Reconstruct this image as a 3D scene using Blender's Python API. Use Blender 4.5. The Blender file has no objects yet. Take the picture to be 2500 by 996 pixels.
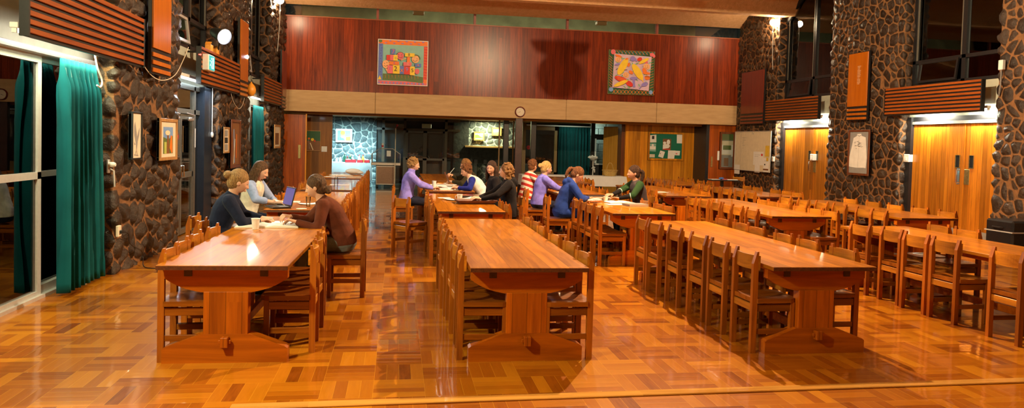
import bpy, bmesh, math, random
import numpy as np
from mathutils import Vector, Matrix, Euler, kdtree, noise

random.seed(7)
PI = math.pi
SC = bpy.context.scene
COL = SC.collection
L, R, YB = -3.31, 10.77, 21.9
TOP = .745

# ------------------------------------------------------------------ materials
def newmat(name):
    m = bpy.data.materials.new(name); m.use_nodes = True
    nt = m.node_tree; nt.nodes.clear()
    out = nt.nodes.new('ShaderNodeOutputMaterial')
    b = nt.nodes.new('ShaderNodeBsdfPrincipled')
    nt.links.new(b.outputs[0], out.inputs[0])
    return m, nt, b
def node(nt, t, **kw):
    n = nt.nodes.new('ShaderNode' + t)
    for k, v in kw.items():
        if k.startswith('i_'):
            n.inputs[int(k[2:])].default_value = v
        else:
            setattr(n, k, v)
    return n
def math_(nt, op, a, b=None, c=None):
    n = node(nt, 'Math', operation=op)
    for i, v in enumerate((a, b, c)):
        if v is None: continue
        if isinstance(v, (int, float)): n.inputs[i].default_value = v
        else: nt.links.new(v, n.inputs[i])
    return n.outputs[0]
def mixc(nt, fac, a, b, mode='MIX'):
    n = node(nt, 'Mix', data_type='RGBA', blend_type=mode)
    for i, v in ((0, fac), (6, a), (7, b)):
        if isinstance(v, (int, float)): n.inputs[i].default_value = v
        elif isinstance(v, tuple): n.inputs[i].default_value = v if len(v) == 4 else v + (1,)
        else: nt.links.new(v, n.inputs[i])
    return n.outputs[2]
def ramp(nt, fac, stops):
    n = node(nt, 'ValToRGB')
    els = n.color_ramp.elements
    while len(els) < len(stops): els.new(.5)
    for e, (p, c) in zip(els, stops):
        e.position = p; e.color = c + (1,) if len(c) == 3 else c
    nt.links.new(fac, n.inputs[0])
    return n.outputs[0]
def bump(nt, b, h, strength=.3, dist=.02):
    n = node(nt, 'Bump'); n.inputs['Strength'].default_value = strength; n.inputs['Distance'].default_value = dist
    nt.links.new(h, n.inputs['Height']); nt.links.new(n.outputs[0], b.inputs['Normal'])
def setb(b, **kw):
    names = dict(col='Base Color', rough='Roughness', metal='Metallic', coat='Coat Weight', coatr='Coat Roughness',
                 emit='Emission Color', es='Emission Strength', trans='Transmission Weight', ior='IOR', spec='Specular IOR Level',
                 alpha='Alpha', sheen='Sheen Weight', sss='Subsurface Weight')
    for k, v in kw.items():
        if k in ('col', 'emit') and len(v) == 3: v = v + (1,)
        b.inputs[names[k]].default_value = v

def plain(name, col, rough=.6, mottle=.12, scale=30, bmp=0, **kw):
    """Paint, plastic, paper, cloth: a base colour with a faint noise mottle (and an optional noise bump)."""
    m, nt, b = newmat(name)
    setb(b, col=col, rough=rough, **kw)
    tc = node(nt, 'TexCoord'); nz = node(nt, 'TexNoise'); nz.inputs['Scale'].default_value = scale; nz.inputs['Detail'].default_value = 4
    nt.links.new(tc.outputs['Object'], nz.inputs['Vector'])
    lo = tuple(c * (1 - mottle) for c in col); hi = tuple(min(1, c * (1 + mottle)) for c in col)
    c = ramp(nt, nz.outputs[0], [(.3, lo), (.7, hi)])
    nt.links.new(c, b.inputs['Base Color'])
    if bmp: bump(nt, b, nz.outputs[0], bmp, .02)
    return m

def wood(name, dark, light, grain='Z', rough=.4, coat=0., scale=1., rnd=.18, planks=None, joint=.45, bmp=.05, coatr=.05, var=.62, spec=.3):
    """grain: local axis the fibres run along. planks=(across axis, width, along axis, length)."""
    m, nt, b = newmat(name)
    tc = node(nt, 'TexCoord'); mp = node(nt, 'Mapping')
    s = [16 * scale] * 3; s['XYZ'.index(grain)] = 1.1 * scale
    mp.inputs['Scale'].default_value = s
    nt.links.new(tc.outputs['Object'], mp.inputs['Vector'])
    vec = mp.outputs[0]
    oi = node(nt, 'ObjectInfo')
    off = node(nt, 'VectorMath', operation='ADD')
    comb = node(nt, 'CombineXYZ')
    r10 = math_(nt, 'MULTIPLY', oi.outputs['Random'], 37.)
    nt.links.new(r10, comb.inputs[0]); nt.links.new(r10, comb.inputs[1]); nt.links.new(r10, comb.inputs[2])
    nt.links.new(vec, off.inputs[0]); nt.links.new(comb.outputs[0], off.inputs[1])
    vec = off.outputs[0]
    val = None; jfac = None
    if planks:
        sx = node(nt, 'SeparateXYZ'); nt.links.new(tc.outputs['Object'], sx.inputs[0])
        ax, w, al, ln = planks
        u = math_(nt, 'ADD', math_(nt, 'DIVIDE', sx.outputs['XYZ'.index(ax)], w), 100.)
        uf = math_(nt, 'FLOOR', u)
        wn1 = node(nt, 'TexWhiteNoise', noise_dimensions='2D'); c1 = node(nt, 'CombineXYZ')
        nt.links.new(uf, c1.inputs[0]); nt.links.new(r10, c1.inputs[1]); nt.links.new(c1.outputs[0], wn1.inputs['Vector'])
        v = math_(nt, 'ADD', math_(nt, 'ADD', math_(nt, 'DIVIDE', sx.outputs['XYZ'.index(al)], ln), 50.), wn1.outputs[0])
        vf = math_(nt, 'FLOOR', v)
        wn = node(nt, 'TexWhiteNoise', noise_dimensions='3D'); c2 = node(nt, 'CombineXYZ')
        nt.links.new(uf, c2.inputs[0]); nt.links.new(vf, c2.inputs[1]); nt.links.new(r10, c2.inputs[2]); nt.links.new(c2.outputs[0], wn.inputs['Vector'])
        val = wn.outputs[0]
        fu = math_(nt, 'FRACT', u)
        e = math_(nt, 'ABSOLUTE', math_(nt, 'SUBTRACT', fu, .5))
        jfac = math_(nt, 'GREATER_THAN', e, .5 - .0035 / w)
        of2 = node(nt, 'VectorMath', operation='ADD'); c3 = node(nt, 'CombineXYZ')
        v20 = math_(nt, 'MULTIPLY', val, 41.)
        for i in range(3): nt.links.new(v20, c3.inputs[i])
        nt.links.new(vec, of2.inputs[0]); nt.links.new(c3.outputs[0], of2.inputs[1]); vec = of2.outputs[0]
    nz = node(nt, 'TexNoise'); nz.inputs['Scale'].default_value = 1.; nz.inputs['Detail'].default_value = 7; nz.inputs['Roughness'].default_value = .62; nz.inputs['Distortion'].default_value = .6
    nt.links.new(vec, nz.inputs['Vector'])
    mid = tuple((a + c) / 2 for a, c in zip(dark, light))
    c = ramp(nt, nz.outputs[0], [(.28, dark), (.5, mid), (.72, light)])
    k = math_(nt, 'ADD', math_(nt, 'MULTIPLY', oi.outputs['Random'], rnd * 2), 1 - rnd)
    if val is not None:
        k = math_(nt, 'MULTIPLY', k, math_(nt, 'ADD', math_(nt, 'MULTIPLY', val, var), 1 - .55 * var))
        k = math_(nt, 'MULTIPLY', k, math_(nt, 'SUBTRACT', 1., math_(nt, 'MULTIPLY', jfac, joint)))
    g = node(nt, 'CombineColor'); 
    for i in range(3): nt.links.new(k, g.inputs[i])
    c = mixc(nt, 1., c, g.outputs[0], 'MULTIPLY')
    nt.links.new(c, b.inputs['Base Color'])
    setb(b, rough=rough, coat=coat, coatr=coatr, spec=spec)
    if bmp:
        h = nz.outputs[0]
        if jfac is not None: h = math_(nt, 'SUBTRACT', h, math_(nt, 'MULTIPLY', jfac, 1.5))
        bump(nt, b, h, bmp, .02)
    return m

M = {}
M['table'] = wood('varnished_table_wood', (.27, .070, .0030), (.62, .212, .0085), 'Y', .45, .55, planks=('X', .1535, 'Y', 2.6), rnd=.08, joint=.3, bmp=.02, coatr=.06, var=.36, spec=.1)
M['trestle'] = wood('trestle_wood', (.26, .052, .0012), (.54, .130, .0032), 'X', .38, .2, rnd=.1, bmp=.03, coatr=.12)
M['trestle_v'] = wood('trestle_upright_wood', (.26, .050, .0012), (.54, .125, .0032), 'Z', .38, .2, rnd=.1, bmp=.03, planks=('X', .115, 'Z', 5.), joint=.4, coatr=.12, var=.3)
M['end_grain'] = plain('dark_end_grain', (.085, .020, .003), .5, .4, 60)
M['peg'] = plain('dark_peg_wood', (.07, .022, .006), .4, .3, 20)
M['chair_v'] = wood('chair_upright_wood', (.18, .042, .0020), (.43, .120, .0065), 'Z', .42, .12, rnd=.28, bmp=.03, coatr=.34)
M['chair_h'] = wood('chair_board_wood', (.25, .074, .0040), (.56, .205, .0125), 'X', .40, .15, rnd=.28, bmp=.03, coatr=.18)
M['chair_y'] = wood('chair_seat_wood', (.14, .032, .0018), (.32, .090, .0050), 'Y', .34, .4, rnd=.25, bmp=.02, coatr=.08)
M['panel'] = wood('red_cedar_boards', (.085, .0085, .0012), (.27, .036, .0034), 'Z', .6, .36, planks=('X', .148, 'Z', 30.), joint=.7, bmp=.08, rnd=0, coatr=.27, spec=.1)
M['orange_boards'] = wood('orange_pine_boards', (.50, .160, .0040), (.80, .340, .0160), 'Z', .38, .25, planks=('X', .13, 'Z', 30.), joint=.35, bmp=.05, rnd=.04, coatr=.34)
M['red_boards'] = wood('red_door_boards', (.24, .036, .0020), (.46, .100, .0040), 'Z', .36, .25, planks=('X', .12, 'Z', 30.), joint=.5, bmp=.05, rnd=.04, coatr=.34)
M['door_boards'] = wood('honey_door_boards', (.27, .075, .0040), (.50, .175, .0110), 'Z', .35, .3, planks=('Y', .105, 'Z', 30.), joint=.6, bmp=.07, rnd=.04, coatr=.15)
M['slat'] = wood('pelmet_slat_wood', (.19, .036, .0030), (.36, .088, .0065), 'Y', .6, 0, rnd=.06, bmp=.02)
M['honour'] = wood('honour_board_wood', (.40, .092, .0022), (.54, .150, .0045), 'Z', .3, .2, rnd=.05, bmp=.01)
M['honour_dark'] = wood('dark_honour_board_wood', (.13, .014, .004), (.21, .027, .007), 'Z', .3, .2, rnd=.05, bmp=.01)
M['frame_wood'] = wood('picture_frame_wood', (.32, .15, .05), (.55, .30, .11), 'Z', .4, .1, rnd=.1)
M['frame_dark'] = wood('dark_picture_frame_wood', (.10, .028, .010), (.20, .06, .02), 'Z', .4, .1, rnd=.1)
M['strip'] = wood('floor_border_board', (.45, .19, .035), (.66, .33, .07), 'X', .16, .5, planks=('Y', .5, 'X', 2.2), rnd=0, bmp=.02)
M['black'] = plain('black_paint', (.010, .009, .009), .45, .2)
M['black_gloss'] = plain('black_plastic', (.012, .012, .013), .25, .1)
M['frame_black'] = plain('black_window_frame', (.012, .012, .014), .35, .2)
M['frame_grey'] = plain('grey_metal_frame', (.20, .19, .16), .35, .1, metal=.5)
M['alu'] = plain('pale_aluminium', (.62, .60, .58), .35, .05, metal=.4)
M['bronze'] = plain('bronze_frame', (.20, .115, .035), .4, .15)
M['white'] = plain('white_plastic', (.80, .79, .76), .4, .04)
M['paper'] = plain('white_paper', (.90, .89, .86), .7, .03, 12)
M['paper_warm'] = plain('cream_paper', (.75, .66, .52), .7, .05, 12)
M['steel'] = plain('brushed_steel', (.52, .44, .38), .35, .08, 40, metal=.7)
M['chrome'] = plain('chrome', (.75, .72, .66), .12, .03, metal=1.)
M['brass'] = plain('tarnished_brass', (.45, .33, .13), .35, .2, metal=.9)
M['concrete'] = None
M['cloth_white'] = plain('white_tablecloth', (.66, .68, .70), .8, .04, 6)
M['red'] = plain('red_plastic', (.50, .02, .03), .4, .1)
M['orange'] = plain('orange_plastic', (.85, .33, .03), .4, .1)
M['yellow'] = plain('yellow_card', (.85, .55, .05), .5, .1)
M['blue'] = plain('blue_card', (.06, .18, .55), .5, .1)
M['pink'] = plain('pink_card', (.72, .12, .18), .5, .1)
M['teal'] = plain('teal_card', (.05, .42, .36), .5, .1)
M['green_felt'] = plain('green_felt', (.010, .17, .105), .9, .08, 60)
M['brown'] = plain('brown_leather', (.10, .032, .018), .5, .2)
M['grey'] = plain('grey_card', (.22, .21, .20), .6, .1)
M['skin'] = None

def glass(name, tint=(.9, .95, .95), rough=0.):
    m, nt, b = newmat(name); nt.nodes.remove(b)
    out = [n for n in nt.nodes if n.type == 'OUTPUT_MATERIAL'][0]
    t = node(nt, 'BsdfTransparent'); t.inputs[0].default_value = tint + (1,)
    g = node(nt, 'BsdfGlossy'); g.inputs['Roughness'].default_value = rough; g.inputs[0].default_value = (1, 1, 1, 1)
    fr = node(nt, 'Fresnel'); fr.inputs[0].default_value = 1.5
    f2 = math_(nt, 'MULTIPLY', fr.outputs[0], 1.15)
    nz = node(nt, 'TexNoise'); nz.inputs['Scale'].default_value = 1.5
    bp = node(nt, 'Bump'); bp.inputs['Strength'].default_value = .004; bp.inputs['Distance'].default_value = .02
    nt.links.new(nz.outputs[0], bp.inputs['Height']); nt.links.new(bp.outputs[0], g.inputs['Normal'])
    mx = node(nt, 'MixShader'); nt.links.new(f2, mx.inputs[0]); nt.links.new(t.outputs[0], mx.inputs[1]); nt.links.new(g.outputs[0], mx.inputs[2])
    nt.links.new(mx.outputs[0], out.inputs[0])
    return m
M['glass'] = glass('window_glass')
M['clear'] = glass('clear_plastic', (.95, .97, .97))

def emis(name, col, s):
    m, nt, b = newmat(name); setb(b, col=(.03, .03, .03), emit=col, es=s, rough=.4)
    return m
M['globe'] = emis('lit_warm_globe', (1., .78, .48), 300)
M['cool_globe'] = emis('lit_cool_lamp', (.86, .88, 1.), 26)
M['tube'] = emis('lit_fluorescent_tube', (1., .95, .82), 14)
M['tube_cool'] = emis('lit_cool_tube', (.80, .97, 1.), 8)
M['exit_green'] = emis('lit_exit_green', (.0, .42, .36), 1.1)
M['exit_white'] = emis('lit_exit_white', (.75, 1., 1.), 2.2)
M['screen'] = emis('lit_laptop_screen', (.13, .10, .48), .42)

def mk_concrete():
    m, nt, b = newmat('board_marked_concrete')
    tc = node(nt, 'TexCoord'); mp = node(nt, 'Mapping'); mp.inputs['Scale'].default_value = (1.6, 1, 9)
    nt.links.new(tc.outputs['Object'], mp.inputs[0])
    nz = node(nt, 'TexNoise'); nz.inputs['Scale'].default_value = 1.4; nz.inputs['Detail'].default_value = 8
    nt.links.new(mp.outputs[0], nz.inputs[0])
    nt.links.new(ramp(nt, nz.outputs[0], [(.3, (.49, .315, .15)), (.7, (.58, .385, .195))]), b.inputs[0])
    sx = node(nt, 'SeparateXYZ'); nt.links.new(tc.outputs['Object'], sx.inputs[0])
    setb(b, rough=.75); bump(nt, b, nz.outputs[0], .25, .02)
    return m
M['concrete'] = mk_concrete()
def mk_ceiling():
    m, nt, b = newmat('sprayed_plaster')
    tc = node(nt, 'TexCoord')
    nz = node(nt, 'TexNoise'); nz.inputs['Scale'].default_value = 9; nz.inputs['Detail'].default_value = 9; nz.inputs['Roughness'].default_value = .7
    nt.links.new(tc.outputs['Object'], nz.inputs[0])
    nt.links.new(ramp(nt, nz.outputs[0], [(.3, (.72, .39, .17)), (.7, (.88, .53, .27))]), b.inputs[0])
    setb(b, rough=.9); bump(nt, b, nz.outputs[0], .9, .05)
    return m
M['ceiling'] = mk_ceiling()
def mk_stone(name, stones, mort):
    m, nt, b = newmat(name)
    ae = node(nt, 'Attribute', attribute_name='edge'); ac = node(nt, 'Attribute', attribute_name='cell')
    tc = node(nt, 'TexCoord')
    nz = node(nt, 'TexNoise'); nz.inputs['Scale'].default_value = 13; nz.inputs['Detail'].default_value = 7; nz.inputs['Roughness'].default_value = .65
    nt.links.new(tc.outputs['Object'], nz.inputs[0])
    d = math_(nt, 'ADD', ae.outputs['Fac'], math_(nt, 'MULTIPLY', math_(nt, 'SUBTRACT', nz.outputs[0], .5), .035))
    f = ramp(nt, d, [(.028, (0, 0, 0)), (.044, (1, 1, 1))])
    st = ramp(nt, math_(nt, 'ADD', math_(nt, 'MULTIPLY', nz.outputs[0], .7), math_(nt, 'MULTIPLY', ac.outputs['Fac'], .3)), [(.25, stones[0]), (.55, stones[1]), (.8, stones[2])])
    mo = ramp(nt, nz.outputs[0], [(.3, mort[0]), (.7, mort[1])])
    nt.links.new(mixc(nt, f, mo, st), b.inputs[0])
    rr = ramp(nt, f, [(0, (.85, .85, .85)), (1, (.36, .36, .36))]); nt.links.new(rr, b.inputs['Roughness'])
    bump(nt, b, nz.outputs[0], .8, .04)
    return m
M['stone'] = mk_stone('basalt_rubble_with_mortar', ((.011, .006, .0028), (.034, .018, .009), (.078, .047, .028)), ((.16, .070, .022), (.29, .135, .050)))
M['stone_cool_lit'] = mk_stone('basalt_rubble_cool_lit', ((.035, .042, .044), (.075, .088, .09), (.15, .17, .17)), ((.30, .32, .29), (.46, .48, .44)))  # basalt recoloured paler and bluer: the annex's cool light put into the colour
def mk_parquet(name, k=1.):
    """Basket-weave blocks of four strips, every strip its own tone, under gloss varnish."""
    m, nt, b = newmat(name)
    S, NS = .345, 4.
    tc = node(nt, 'TexCoord'); sx = node(nt, 'SeparateXYZ'); nt.links.new(tc.outputs['Object'], sx.inputs[0])
    u = math_(nt, 'ADD', math_(nt, 'DIVIDE', sx.outputs[0], S), 200.37); v = math_(nt, 'ADD', math_(nt, 'DIVIDE', sx.outputs[1], S), 200.2)
    fu, fv = math_(nt, 'FLOOR', u), math_(nt, 'FLOOR', v)
    cu, cv = math_(nt, 'FRACT', u), math_(nt, 'FRACT', v)
    par = math_(nt, 'MODULO', math_(nt, 'ADD', fu, fv), 2.)
    def sel(a, c):   # par ? a : c
        return math_(nt, 'ADD', math_(nt, 'MULTIPLY', par, a), math_(nt, 'MULTIPLY', math_(nt, 'SUBTRACT', 1., par), c))
    across = sel(cu, cv); along = sel(cv, cu)
    s4 = math_(nt, 'MULTIPLY', across, NS); si = math_(nt, 'FLOOR', s4); sf = math_(nt, 'FRACT', s4)
    c = node(nt, 'CombineXYZ'); nt.links.new(fu, c.inputs[0]); nt.links.new(fv, c.inputs[1]); nt.links.new(si, c.inputs[2])
    wn = node(nt, 'TexWhiteNoise', noise_dimensions='3D'); nt.links.new(c.outputs[0], wn.inputs['Vector'])
    c2 = node(nt, 'CombineXYZ'); nt.links.new(fu, c2.inputs[0]); nt.links.new(fv, c2.inputs[1]); c2.inputs[2].default_value = 9.5
    wn2 = node(nt, 'TexWhiteNoise', noise_dimensions='3D'); nt.links.new(c2.outputs[0], wn2.inputs['Vector'])
    gx = node(nt, 'CombineXYZ')
    nt.links.new(math_(nt, 'MULTIPLY', along, 1.2), gx.inputs[0]); nt.links.new(math_(nt, 'MULTIPLY', across, 11.), gx.inputs[1])
    nt.links.new(math_(nt, 'MULTIPLY', wn.outputs[0], 57.), gx.inputs[2])
    nz = node(nt, 'TexNoise'); nz.inputs['Scale'].default_value = 1.6; nz.inputs['Detail'].default_value = 6; nz.inputs['Distortion'].default_value = .5
    nt.links.new(gx.outputs[0], nz.inputs[0])
    t = math_(nt, 'ADD', math_(nt, 'ADD', math_(nt, 'MULTIPLY', wn.outputs[0], .66), math_(nt, 'MULTIPLY', wn2.outputs[0], .12)), math_(nt, 'MULTIPLY', nz.outputs[0], .25))
    q = lambda *c: tuple(x * k for x in c)
    col = ramp(nt, t, [(.12, q(.17, .036, .002)), (.26, q(.30, .078, .003)), (.6, q(.42, .128, .005)), (.95, q(.57, .215, .009))])
    # thin pale joints between strips
    e = math_(nt, 'GREATER_THAN', math_(nt, 'ABSOLUTE', math_(nt, 'SUBTRACT', sf, .5)), .485)
    e2 = math_(nt, 'GREATER_THAN', math_(nt, 'ABSOLUTE', math_(nt, 'SUBTRACT', along, .5)), .4965)
    j = math_(nt, 'MAXIMUM', e, e2)
    col = mixc(nt, math_(nt, 'MULTIPLY', j, .6), col, q(.72, .36, .03))
    nt.links.new(col, b.inputs[0])
    setb(b, rough=.34, coat=.9, coatr=.05, spec=.1)
    # strips cup slightly, blocks lie a touch out of level, the varnish is a little wavy
    cup = math_(nt, 'MULTIPLY', math_(nt, 'POWER', math_(nt, 'ABSOLUTE', math_(nt, 'SUBTRACT', sf, .5)), 2.), -1.)
    w = node(nt, 'TexNoise'); w.inputs['Scale'].default_value = 3.2; nt.links.new(tc.outputs['Object'], w.inputs[0])
    h = math_(nt, 'ADD', math_(nt, 'MULTIPLY', cup, .5), math_(nt, 'ADD', math_(nt, 'MULTIPLY', nz.outputs[0], .10), math_(nt, 'MULTIPLY', w.outputs[0], .5)))
    h = math_(nt, 'ADD', h, math_(nt, 'MULTIPLY', math_(nt, 'MULTIPLY', math_(nt, 'SUBTRACT', wn2.outputs[0], .5), cu), .7))
    bp = node(nt, 'Bump'); bp.inputs['Strength'].default_value = .22; bp.inputs['Distance'].default_value = .012
    nt.links.new(h, bp.inputs['Height']); nt.links.new(bp.outputs[0], b.inputs['Normal']); nt.links.new(bp.outputs[0], b.inputs['Coat Normal'])
    return m
M['parquet'] = mk_parquet('gloss_parquet')
M['vinyl'] = plain('dark_green_vinyl', (.05, .065, .05), .16, .15, 3, coat=.5)

def cloth(name, col, rough=.9, scale=14, b=.35, mottle=.2):
    return plain(name, col, rough, mottle, scale, b, sheen=.03, spec=.12)
def mk_stripe(name, a, c, w):
    m, nt, b = newmat(name)
    tc = node(nt, 'TexCoord'); sx = node(nt, 'SeparateXYZ'); nt.links.new(tc.outputs['Object'], sx.inputs[0])
    z = math_(nt, 'ADD', sx.outputs[2], math_(nt, 'MULTIPLY', sx.outputs[0], .35))
    f = math_(nt, 'GREATER_THAN', math_(nt, 'FRACT', math_(nt, 'DIVIDE', z, w)), .5)
    nt.links.new(mixc(nt, f, a, c), b.inputs[0]); setb(b, rough=.9)
    nz = node(nt, 'TexNoise'); nz.inputs['Scale'].default_value = 14; nt.links.new(tc.outputs['Object'], nz.inputs[0]); bump(nt, b, nz.outputs[0], .3, .02)
    return m
M['curtain'] = cloth('teal_curtain', (.004, .088, .105), .85, 3, .05, .15)
M['curtain_dark'] = cloth('dark_teal_curtain', (.004, .060, .066), .9, 3, .05, .15)
def skin(name, col):
    m, nt, b = newmat(name); setb(b, col=col, rough=.5, sss=.08)
    b.inputs['Subsurface Radius'].default_value = (.02, .008, .005)
    tc = node(nt, 'TexCoord'); nz = node(nt, 'TexNoise'); nz.inputs['Scale'].default_value = 9; nz.inputs['Detail'].default_value = 5
    nt.links.new(tc.outputs['Object'], nz.inputs[0])
    nt.links.new(ramp(nt, nz.outputs[0], [(.3, tuple(c * .9 for c in col)), (.7, (min(1, col[0] * 1.08), col[1] * 1.02, col[2]))]), b.inputs[0])
    return m
M['skin'] = skin('fair_skin', (.66, .38, .26))
M['skin2'] = skin('tan_skin', (.50, .26, .17))
M['lip'] = plain('lips', (.45, .13, .11), .4, .1)
M['eye_white'] = plain('eye_white', (.42, .38, .35), .2, .02)
M['iris'] = plain('iris', (.05, .03, .02), .1, .2)
def hairmat(name, d, l):
    m, nt, b = newmat(name)
    tc = node(nt, 'TexCoord'); mp = node(nt, 'Mapping'); mp.inputs['Scale'].default_value = (40, 40, 9)
    nt.links.new(tc.outputs['Object'], mp.inputs[0])
    nz = node(nt, 'TexNoise'); nz.inputs['Scale'].default_value = 2; nz.inputs['Detail'].default_value = 6; nz.inputs['Distortion'].default_value = 1.5
    nt.links.new(mp.outputs[0], nz.inputs[0])
    nt.links.new(ramp(nt, nz.outputs[0], [(.3, d), (.7, l)]), b.inputs[0]); setb(b, rough=.55, spec=.3); bump(nt, b, nz.outputs[0], .9, .03)
    return m
M['hair_blond'] = hairmat('dark_blond_hair', (.17, .085, .028), (.46, .27, .10))
M['hair_fair'] = hairmat('fair_hair', (.38, .21, .06), (.75, .50, .20))
M['hair_brown'] = hairmat('brown_hair', (.035, .016, .008), (.16, .075, .03))
M['hair_auburn'] = hairmat('auburn_hair', (.07, .022, .008), (.25, .10, .035))
M['hair_ginger'] = hairmat('light_brown_hair', (.12, .05, .015), (.36, .18, .06))
M['hair_dark'] = hairmat('dark_hair', (.012, .007, .005), (.07, .03, .016))

# ------------------------------------------------------------------ mesh building
class MB:
    """Collects shapes and links them as ONE mesh object."""
    def __init__(s): s.v = []; s.f = []; s.m = []; s.sm = []
    def add(s, vs, fs, mi=0, smooth=False):
        o = len(s.v); s.v += [tuple(v) for v in vs]
        s.f += [tuple(i + o for i in f) for f in fs]; s.m += [mi] * len(fs); s.sm += [smooth] * len(fs)
        return s
    def box(s, x0, x1, y0, y1, z0, z1, mi=0, bev=0., rot=None, about=None):
        if bev:
            bm = bmesh.new(); bmesh.ops.create_cube(bm, size=1)
            bmesh.ops.scale(bm, vec=(x1 - x0, y1 - y0, z1 - z0), verts=bm.verts)
            bmesh.ops.bevel(bm, geom=bm.edges[:], offset=min(bev, .45 * min(abs(x1 - x0), abs(y1 - y0), abs(z1 - z0))), segments=1, affect='EDGES')
            c = Vector(((x0 + x1) / 2, (y0 + y1) / 2, (z0 + z1) / 2))
            vs = [v.co + c for v in bm.verts]; bm.verts.index_update(); fs = [[v.index for v in f.verts] for f in bm.faces]; bm.free()
        else:
            vs = [Vector((x, y, z)) for x in (x0, x1) for y in (y0, y1) for z in (z0, z1)]
            fs = [(0, 1, 3, 2), (4, 6, 7, 5), (0, 4, 5, 1), (2, 3, 7, 6), (0, 2, 6, 4), (1, 5, 7, 3)]
        if rot is not None:
            a = Vector(about) if about is not None else Vector(((x0 + x1) / 2, (y0 + y1) / 2, (z0 + z1) / 2))
            vs = [a + rot @ (v - a) for v in vs]
        return s.add(vs, fs, mi)
    def prism(s, pts, axis, a, b, mi=0, smooth=False):
        """pts: outline in the two other axes (order x,y / x,z / y,z), extruded along axis from a to b."""
        n = len(pts)
        def P(p, t):
            return {'X': (t, p[0], p[1]), 'Y': (p[0], t, p[1]), 'Z': (p[0], p[1], t)}[axis]
        vs = [P(p, a) for p in pts] + [P(p, b) for p in pts]
        s.add(vs, [tuple(range(n))[::-1], tuple(range(n, 2 * n))], mi)
        o = len(s.v) - 2 * n
        for i in range(n):
            j = (i + 1) % n
            s.f.append((o + i, o + j, o + n + j, o + n + i)); s.m.append(mi); s.sm.append(smooth)
        return s
    def tube(s, pts, r, n=8, mi=0, cap=True):
        pts = [Vector(p) for p in pts]; rs = r if isinstance(r, (list, tuple)) else [r] * len(pts)
        vs, fs = [], []; ref = None
        for i, p in enumerate(pts):
            t = (pts[min(i + 1, len(pts) - 1)] - pts[max(i - 1, 0)]).normalized()
            if ref is None: ref = Vector((0, 0, 1)) if abs(t.z) < .9 else Vector((1, 0, 0))
            u = t.cross(ref).normalized(); w = u.cross(t).normalized(); ref = w
            for k in range(n):
                a = 2 * PI * k / n
                vs.append(p + (u * math.cos(a) + w * math.sin(a)) * rs[i])
        for i in range(len(pts) - 1):
            for k in range(n):
                k2 = (k + 1) % n
                fs.append((i * n + k, i * n + k2, (i + 1) * n + k2, (i + 1) * n + k))
        s.add(vs, fs, mi, True)
        if cap:
            o = len(s.v) - len(vs)
            s.f += [tuple(o + k for k in range(n))[::-1], tuple(o + len(vs) - n + k for k in range(n))]; s.m += [mi, mi]; s.sm += [False, False]
        return s
    def lathe(s, prof, c=(0, 0, 0), n=16, mi=0, axis='Z'):
        vs, fs = [], []
        for r, z in prof:
            for k in range(n):
                a = 2 * PI * k / n; x, y = r * math.cos(a), r * math.sin(a)
                p = {'Z': (x, y, z), 'Y': (x, z, y), 'X': (z, x, y)}[axis]
                vs.append(Vector(p) + Vector(c))
        for i in range(len(prof) - 1):
            for k in range(n):
                k2 = (k + 1) % n; fs.append((i * n + k, i * n + k2, (i + 1) * n + k2, (i + 1) * n + k))
        s.add(vs, fs, mi, True)
        o = len(s.v) - len(vs)
        if prof[0][0] > 1e-5: s.f.append(tuple(o + k for k in range(n))[::-1]); s.m.append(mi); s.sm.append(False)
        if prof[-1][0] > 1e-5: s.f.append(tuple(o + len(vs) - n + k for k in range(n))); s.m.append(mi); s.sm.append(False)
        return s
    def ball(s, c, r, mi=0, n=16, rot=None):
        r = r if isinstance(r, (tuple, list)) else (r, r, r); c = Vector(c); m = n // 2
        vs = []; fs = []
        for i in range(m + 1):
            th = PI * i / m
            for k in range(n):
                a = 2 * PI * k / n
                p = Vector((r[0] * math.sin(th) * math.cos(a), r[1] * math.sin(th) * math.sin(a), r[2] * math.cos(th)))
                vs.append(c + (rot @ p if rot is not None else p))
        for i in range(m):
            for k in range(n):
                k2 = (k + 1) % n; fs.append((i * n + k, (i + 1) * n + k, (i + 1) * n + k2, i * n + k2))
        return s.add(vs, fs, mi, True)
    def text(s, txt, size, xf, mi=0):
        cu = bpy.data.curves.new('t', 'FONT'); cu.body = txt; cu.size = size; cu.align_x = 'CENTER'; cu.align_y = 'CENTER'; cu.extrude = .001
        o = bpy.data.objects.new('t', cu)
        me = bpy.data.meshes.new_from_object(o)
        s.add([xf(v.co) for v in me.vertices], [tuple(p.vertices) for p in me.polygons], mi)
        bpy.data.objects.remove(o); bpy.data.curves.remove(cu); bpy.data.meshes.remove(me)
        return s
    def mesh(s, name, mats):
        me = bpy.data.meshes.new(name); me.from_pydata(s.v, [], s.f)
        for m in (mats if isinstance(mats, (list, tuple)) else [mats]): me.materials.append(m)
        me.polygons.foreach_set('material_index', s.m); me.polygons.foreach_set('use_smooth', s.sm)
        bm = bmesh.new(); bm.from_mesh(me)
        bmesh.ops.remove_doubles(bm, verts=bm.verts, dist=1e-5)
        bmesh.ops.recalc_face_normals(bm, faces=bm.faces); bm.to_mesh(me); bm.free()
        me.update()
        if any(s.sm): me.set_sharp_from_angle(angle=math.radians(42))
        return me
    def build(s, name, mats, parent=None, loc=None, rz=0):
        o = bpy.data.objects.new(name, s.mesh(name, mats)); COL.objects.link(o)
        if parent is not None: o.parent = parent
        if loc is not None: o.location = loc
        if rz: o.rotation_euler = (0, 0, rz)
        return o

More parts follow.
